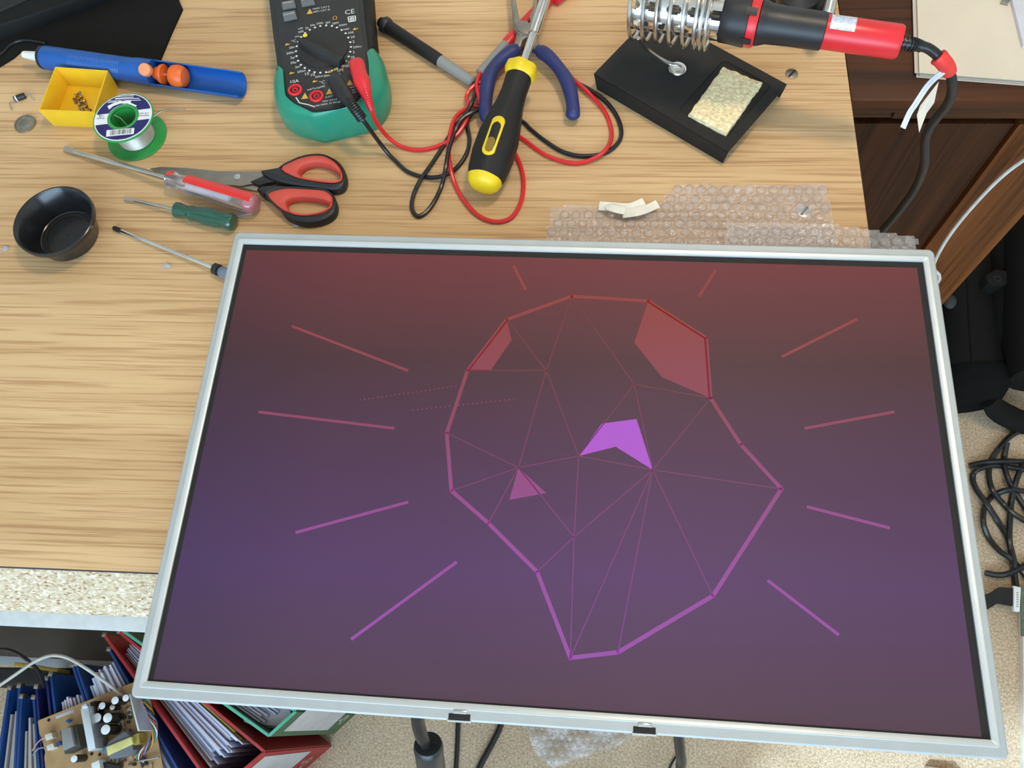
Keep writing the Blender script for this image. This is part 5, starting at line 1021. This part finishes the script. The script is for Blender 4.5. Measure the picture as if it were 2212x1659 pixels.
# display board on a cream card at the right edge
cd = thing('driver_board', 'green driver board on cream card at the right edge, black ribbon plugged in', 'circuit board', P(2240, 1400, 0))
mk('card', prism([(p.x, p.y) for p in Ps([(2208, 1268), (2210, 1376), (2211, 1500), (2212, 1700), (2420, 1700), (2400, 1240)], .012)], 0, .012, .001), mat('cream_card', (.72, .66, .55), .6), cd)
mk('board', prism([(p.x, p.y) for p in Ps([(2204, 1268), (2207, 1374), (2380, 1374), (2370, 1262)], .0145)], .0125, .0145), mat('board_green', (.10, .13, .08), .5, var=.3, scale=200), cd)
cw_ = mk('connector', prism([(p.x, p.y) for p in Ps([(2190, 1265), (2206, 1269), (2203, 1321), (2190, 1319)], .019)], .012, .019, .0008), WHITE, cd, label='white ribbon connector')
for k in range(7): mk('pin', prism([(p.x, p.y) for p in Ps([(2196, 1279 + 5 * k), (2200, 1280 + 5 * k), (2200, 1281.6 + 5 * k), (2196, 1280.6 + 5 * k)], .0195)], .0188, .0195), DSTEEL, cw_)
V = []
rb = [[(2080, 1272), (2112, 1284), (2137, 1281), (2158, 1269), (2175, 1269), (2191, 1271)], [(2090, 1330), (2118, 1324), (2141, 1312), (2155, 1304), (2170, 1306), (2189, 1309)]]
ca, cb_ = cr([P(u, v, .02 + .004 * math.sin(i)) for i, (u, v) in enumerate(rb[0])], 5), cr([P(u, v, .02 + .004 * math.sin(i)) for i, (u, v) in enumerate(rb[1])], 5)
mk('ribbon', loft([[a, b, b - Vector((0, 0, .004)), a - Vector((0, 0, .004))] for a, b in zip(ca, cb_)]), BLACKM, cd, label='black ribbon cable')
# paper scrap at the bottom edge
solo('paper_scrap', prism([(p.x, p.y) for p in Ps([(2005, 1655), (2028, 1658), (2060, 1661), (2110, 1720), (2010, 1730)], .012)], 0, .012, .001), mat('brown_shadow_paper', (.34, .26, .19), .8), 'pale paper scrap on the sunny carpet at the bottom, coloured brown for its shadow', 'card')  # the brown shadow by the paper is put into its colour

# ------------------------------------------------------------------ black bags
def bag(pts, rs, m, n=24):
    c = cr([P(u, v, z) for u, v, z in pts], 5); out = []
    for i, p in enumerate(c):
        t = i / (len(c) - 1) * (len(rs) - 1); k = min(int(t), len(rs) - 2); r = rs[k] + (rs[k + 1] - rs[k]) * (t - k)
        d = (c[min(i + 1, len(c) - 1)] - c[max(0, i - 1)]); d.z = 0; d.normalize(); s_ = Vector((-d.y, d.x, 0))
        out.append([p + s_ * math.copysign(abs(math.cos(a)) ** .8, math.cos(a)) * r + Vector((0, 0, 1)) * math.copysign(abs(math.sin(a)) ** .8, math.sin(a)) * r * .9 for a in [2 * math.pi * q / n for q in range(n)]])
    return loft(out)
b1 = thing('camera_bag', 'long black padded bag with an open end and oval grey badge, right of the cabinet', 'bag', P(2080, 720, 0))
mk('body', bag([(2088, 470, .06), (2084, 560, .06), (2083, 660, .06), (2088, 760, .06), (2096, 812, .06)], [.044, .047, .048, .049, .050], BLACKF), BLACKF, b1, ang=60)
mk('open_end', bag([(2097, 806, .06), (2100, 822, .059), (2104, 850, .053), (2106, 876, .044)], [.052, .054, .052, .038], BLACKF), mat('dark_opening', (.006, .006, .006), .9, spec=.1), b1, ang=60, label='open end, its dark inside put into a blacker colour')  # closed shape; blacker colour stands in for the shaded inside
mk('piping', tube(cr([P(2088, 560, .102), P(2092, 660, .103), P(2097, 740, .104), P(2103, 800, .105)], 6), .0016, 8), BLACKF, b1)
q = P(2056, 652, .094); mk('badge', sphere((q.x, q.y, .092), .0135, 18, .5), mat('badge_grey', (.03, .03, .027), .6), b1, label='oval grey badge')
b2 = thing('rucksack', 'black rucksack with a strap tab and eyelet at the right edge of the photo', 'bag', P(2190, 650, 0))
mk('body', bag([(2206, 430, .08), (2202, 540, .08), (2204, 640, .08), (2212, 720, .078), (2230, 790, .07)], [.050, .056, .058, .056, .042], BLACKF), BLACKF, b2, ang=60)
mk('back_panel', bag([(2262, 420, .10), (2258, 540, .11), (2264, 700, .11), (2272, 820, .10)], [.06, .07, .07, .06], BLACKF), BLACKF, b2, ang=60)
mk('strap_tab', prism([(p.x, p.y) for p in Ps([(2128, 596), (2150, 582), (2180, 586), (2186, 604), (2170, 616), (2150, 620), (2134, 612)], .126)], .100, .1275, .002), mat('tab_grey', (.011, .010, .009), .85, spec=.2), b2, label='dark grey strap tab')
q = P(2154, 603, .1275); mk('eyelet', lring((q.x, q.y), [(.0035, .1265), (.006, .1265), (.006, .1285), (.0035, .1285)], 20), BLACKM, b2)
mk('strap', tube(cr([P(2140, 860, .06), P(2150, 882, .04), P(2180, 900, .02), P(2212, 912, .012), P(2260, 905, .012)], 6), [.02] * 25, 12, flat=.5), BLACKF, b2)
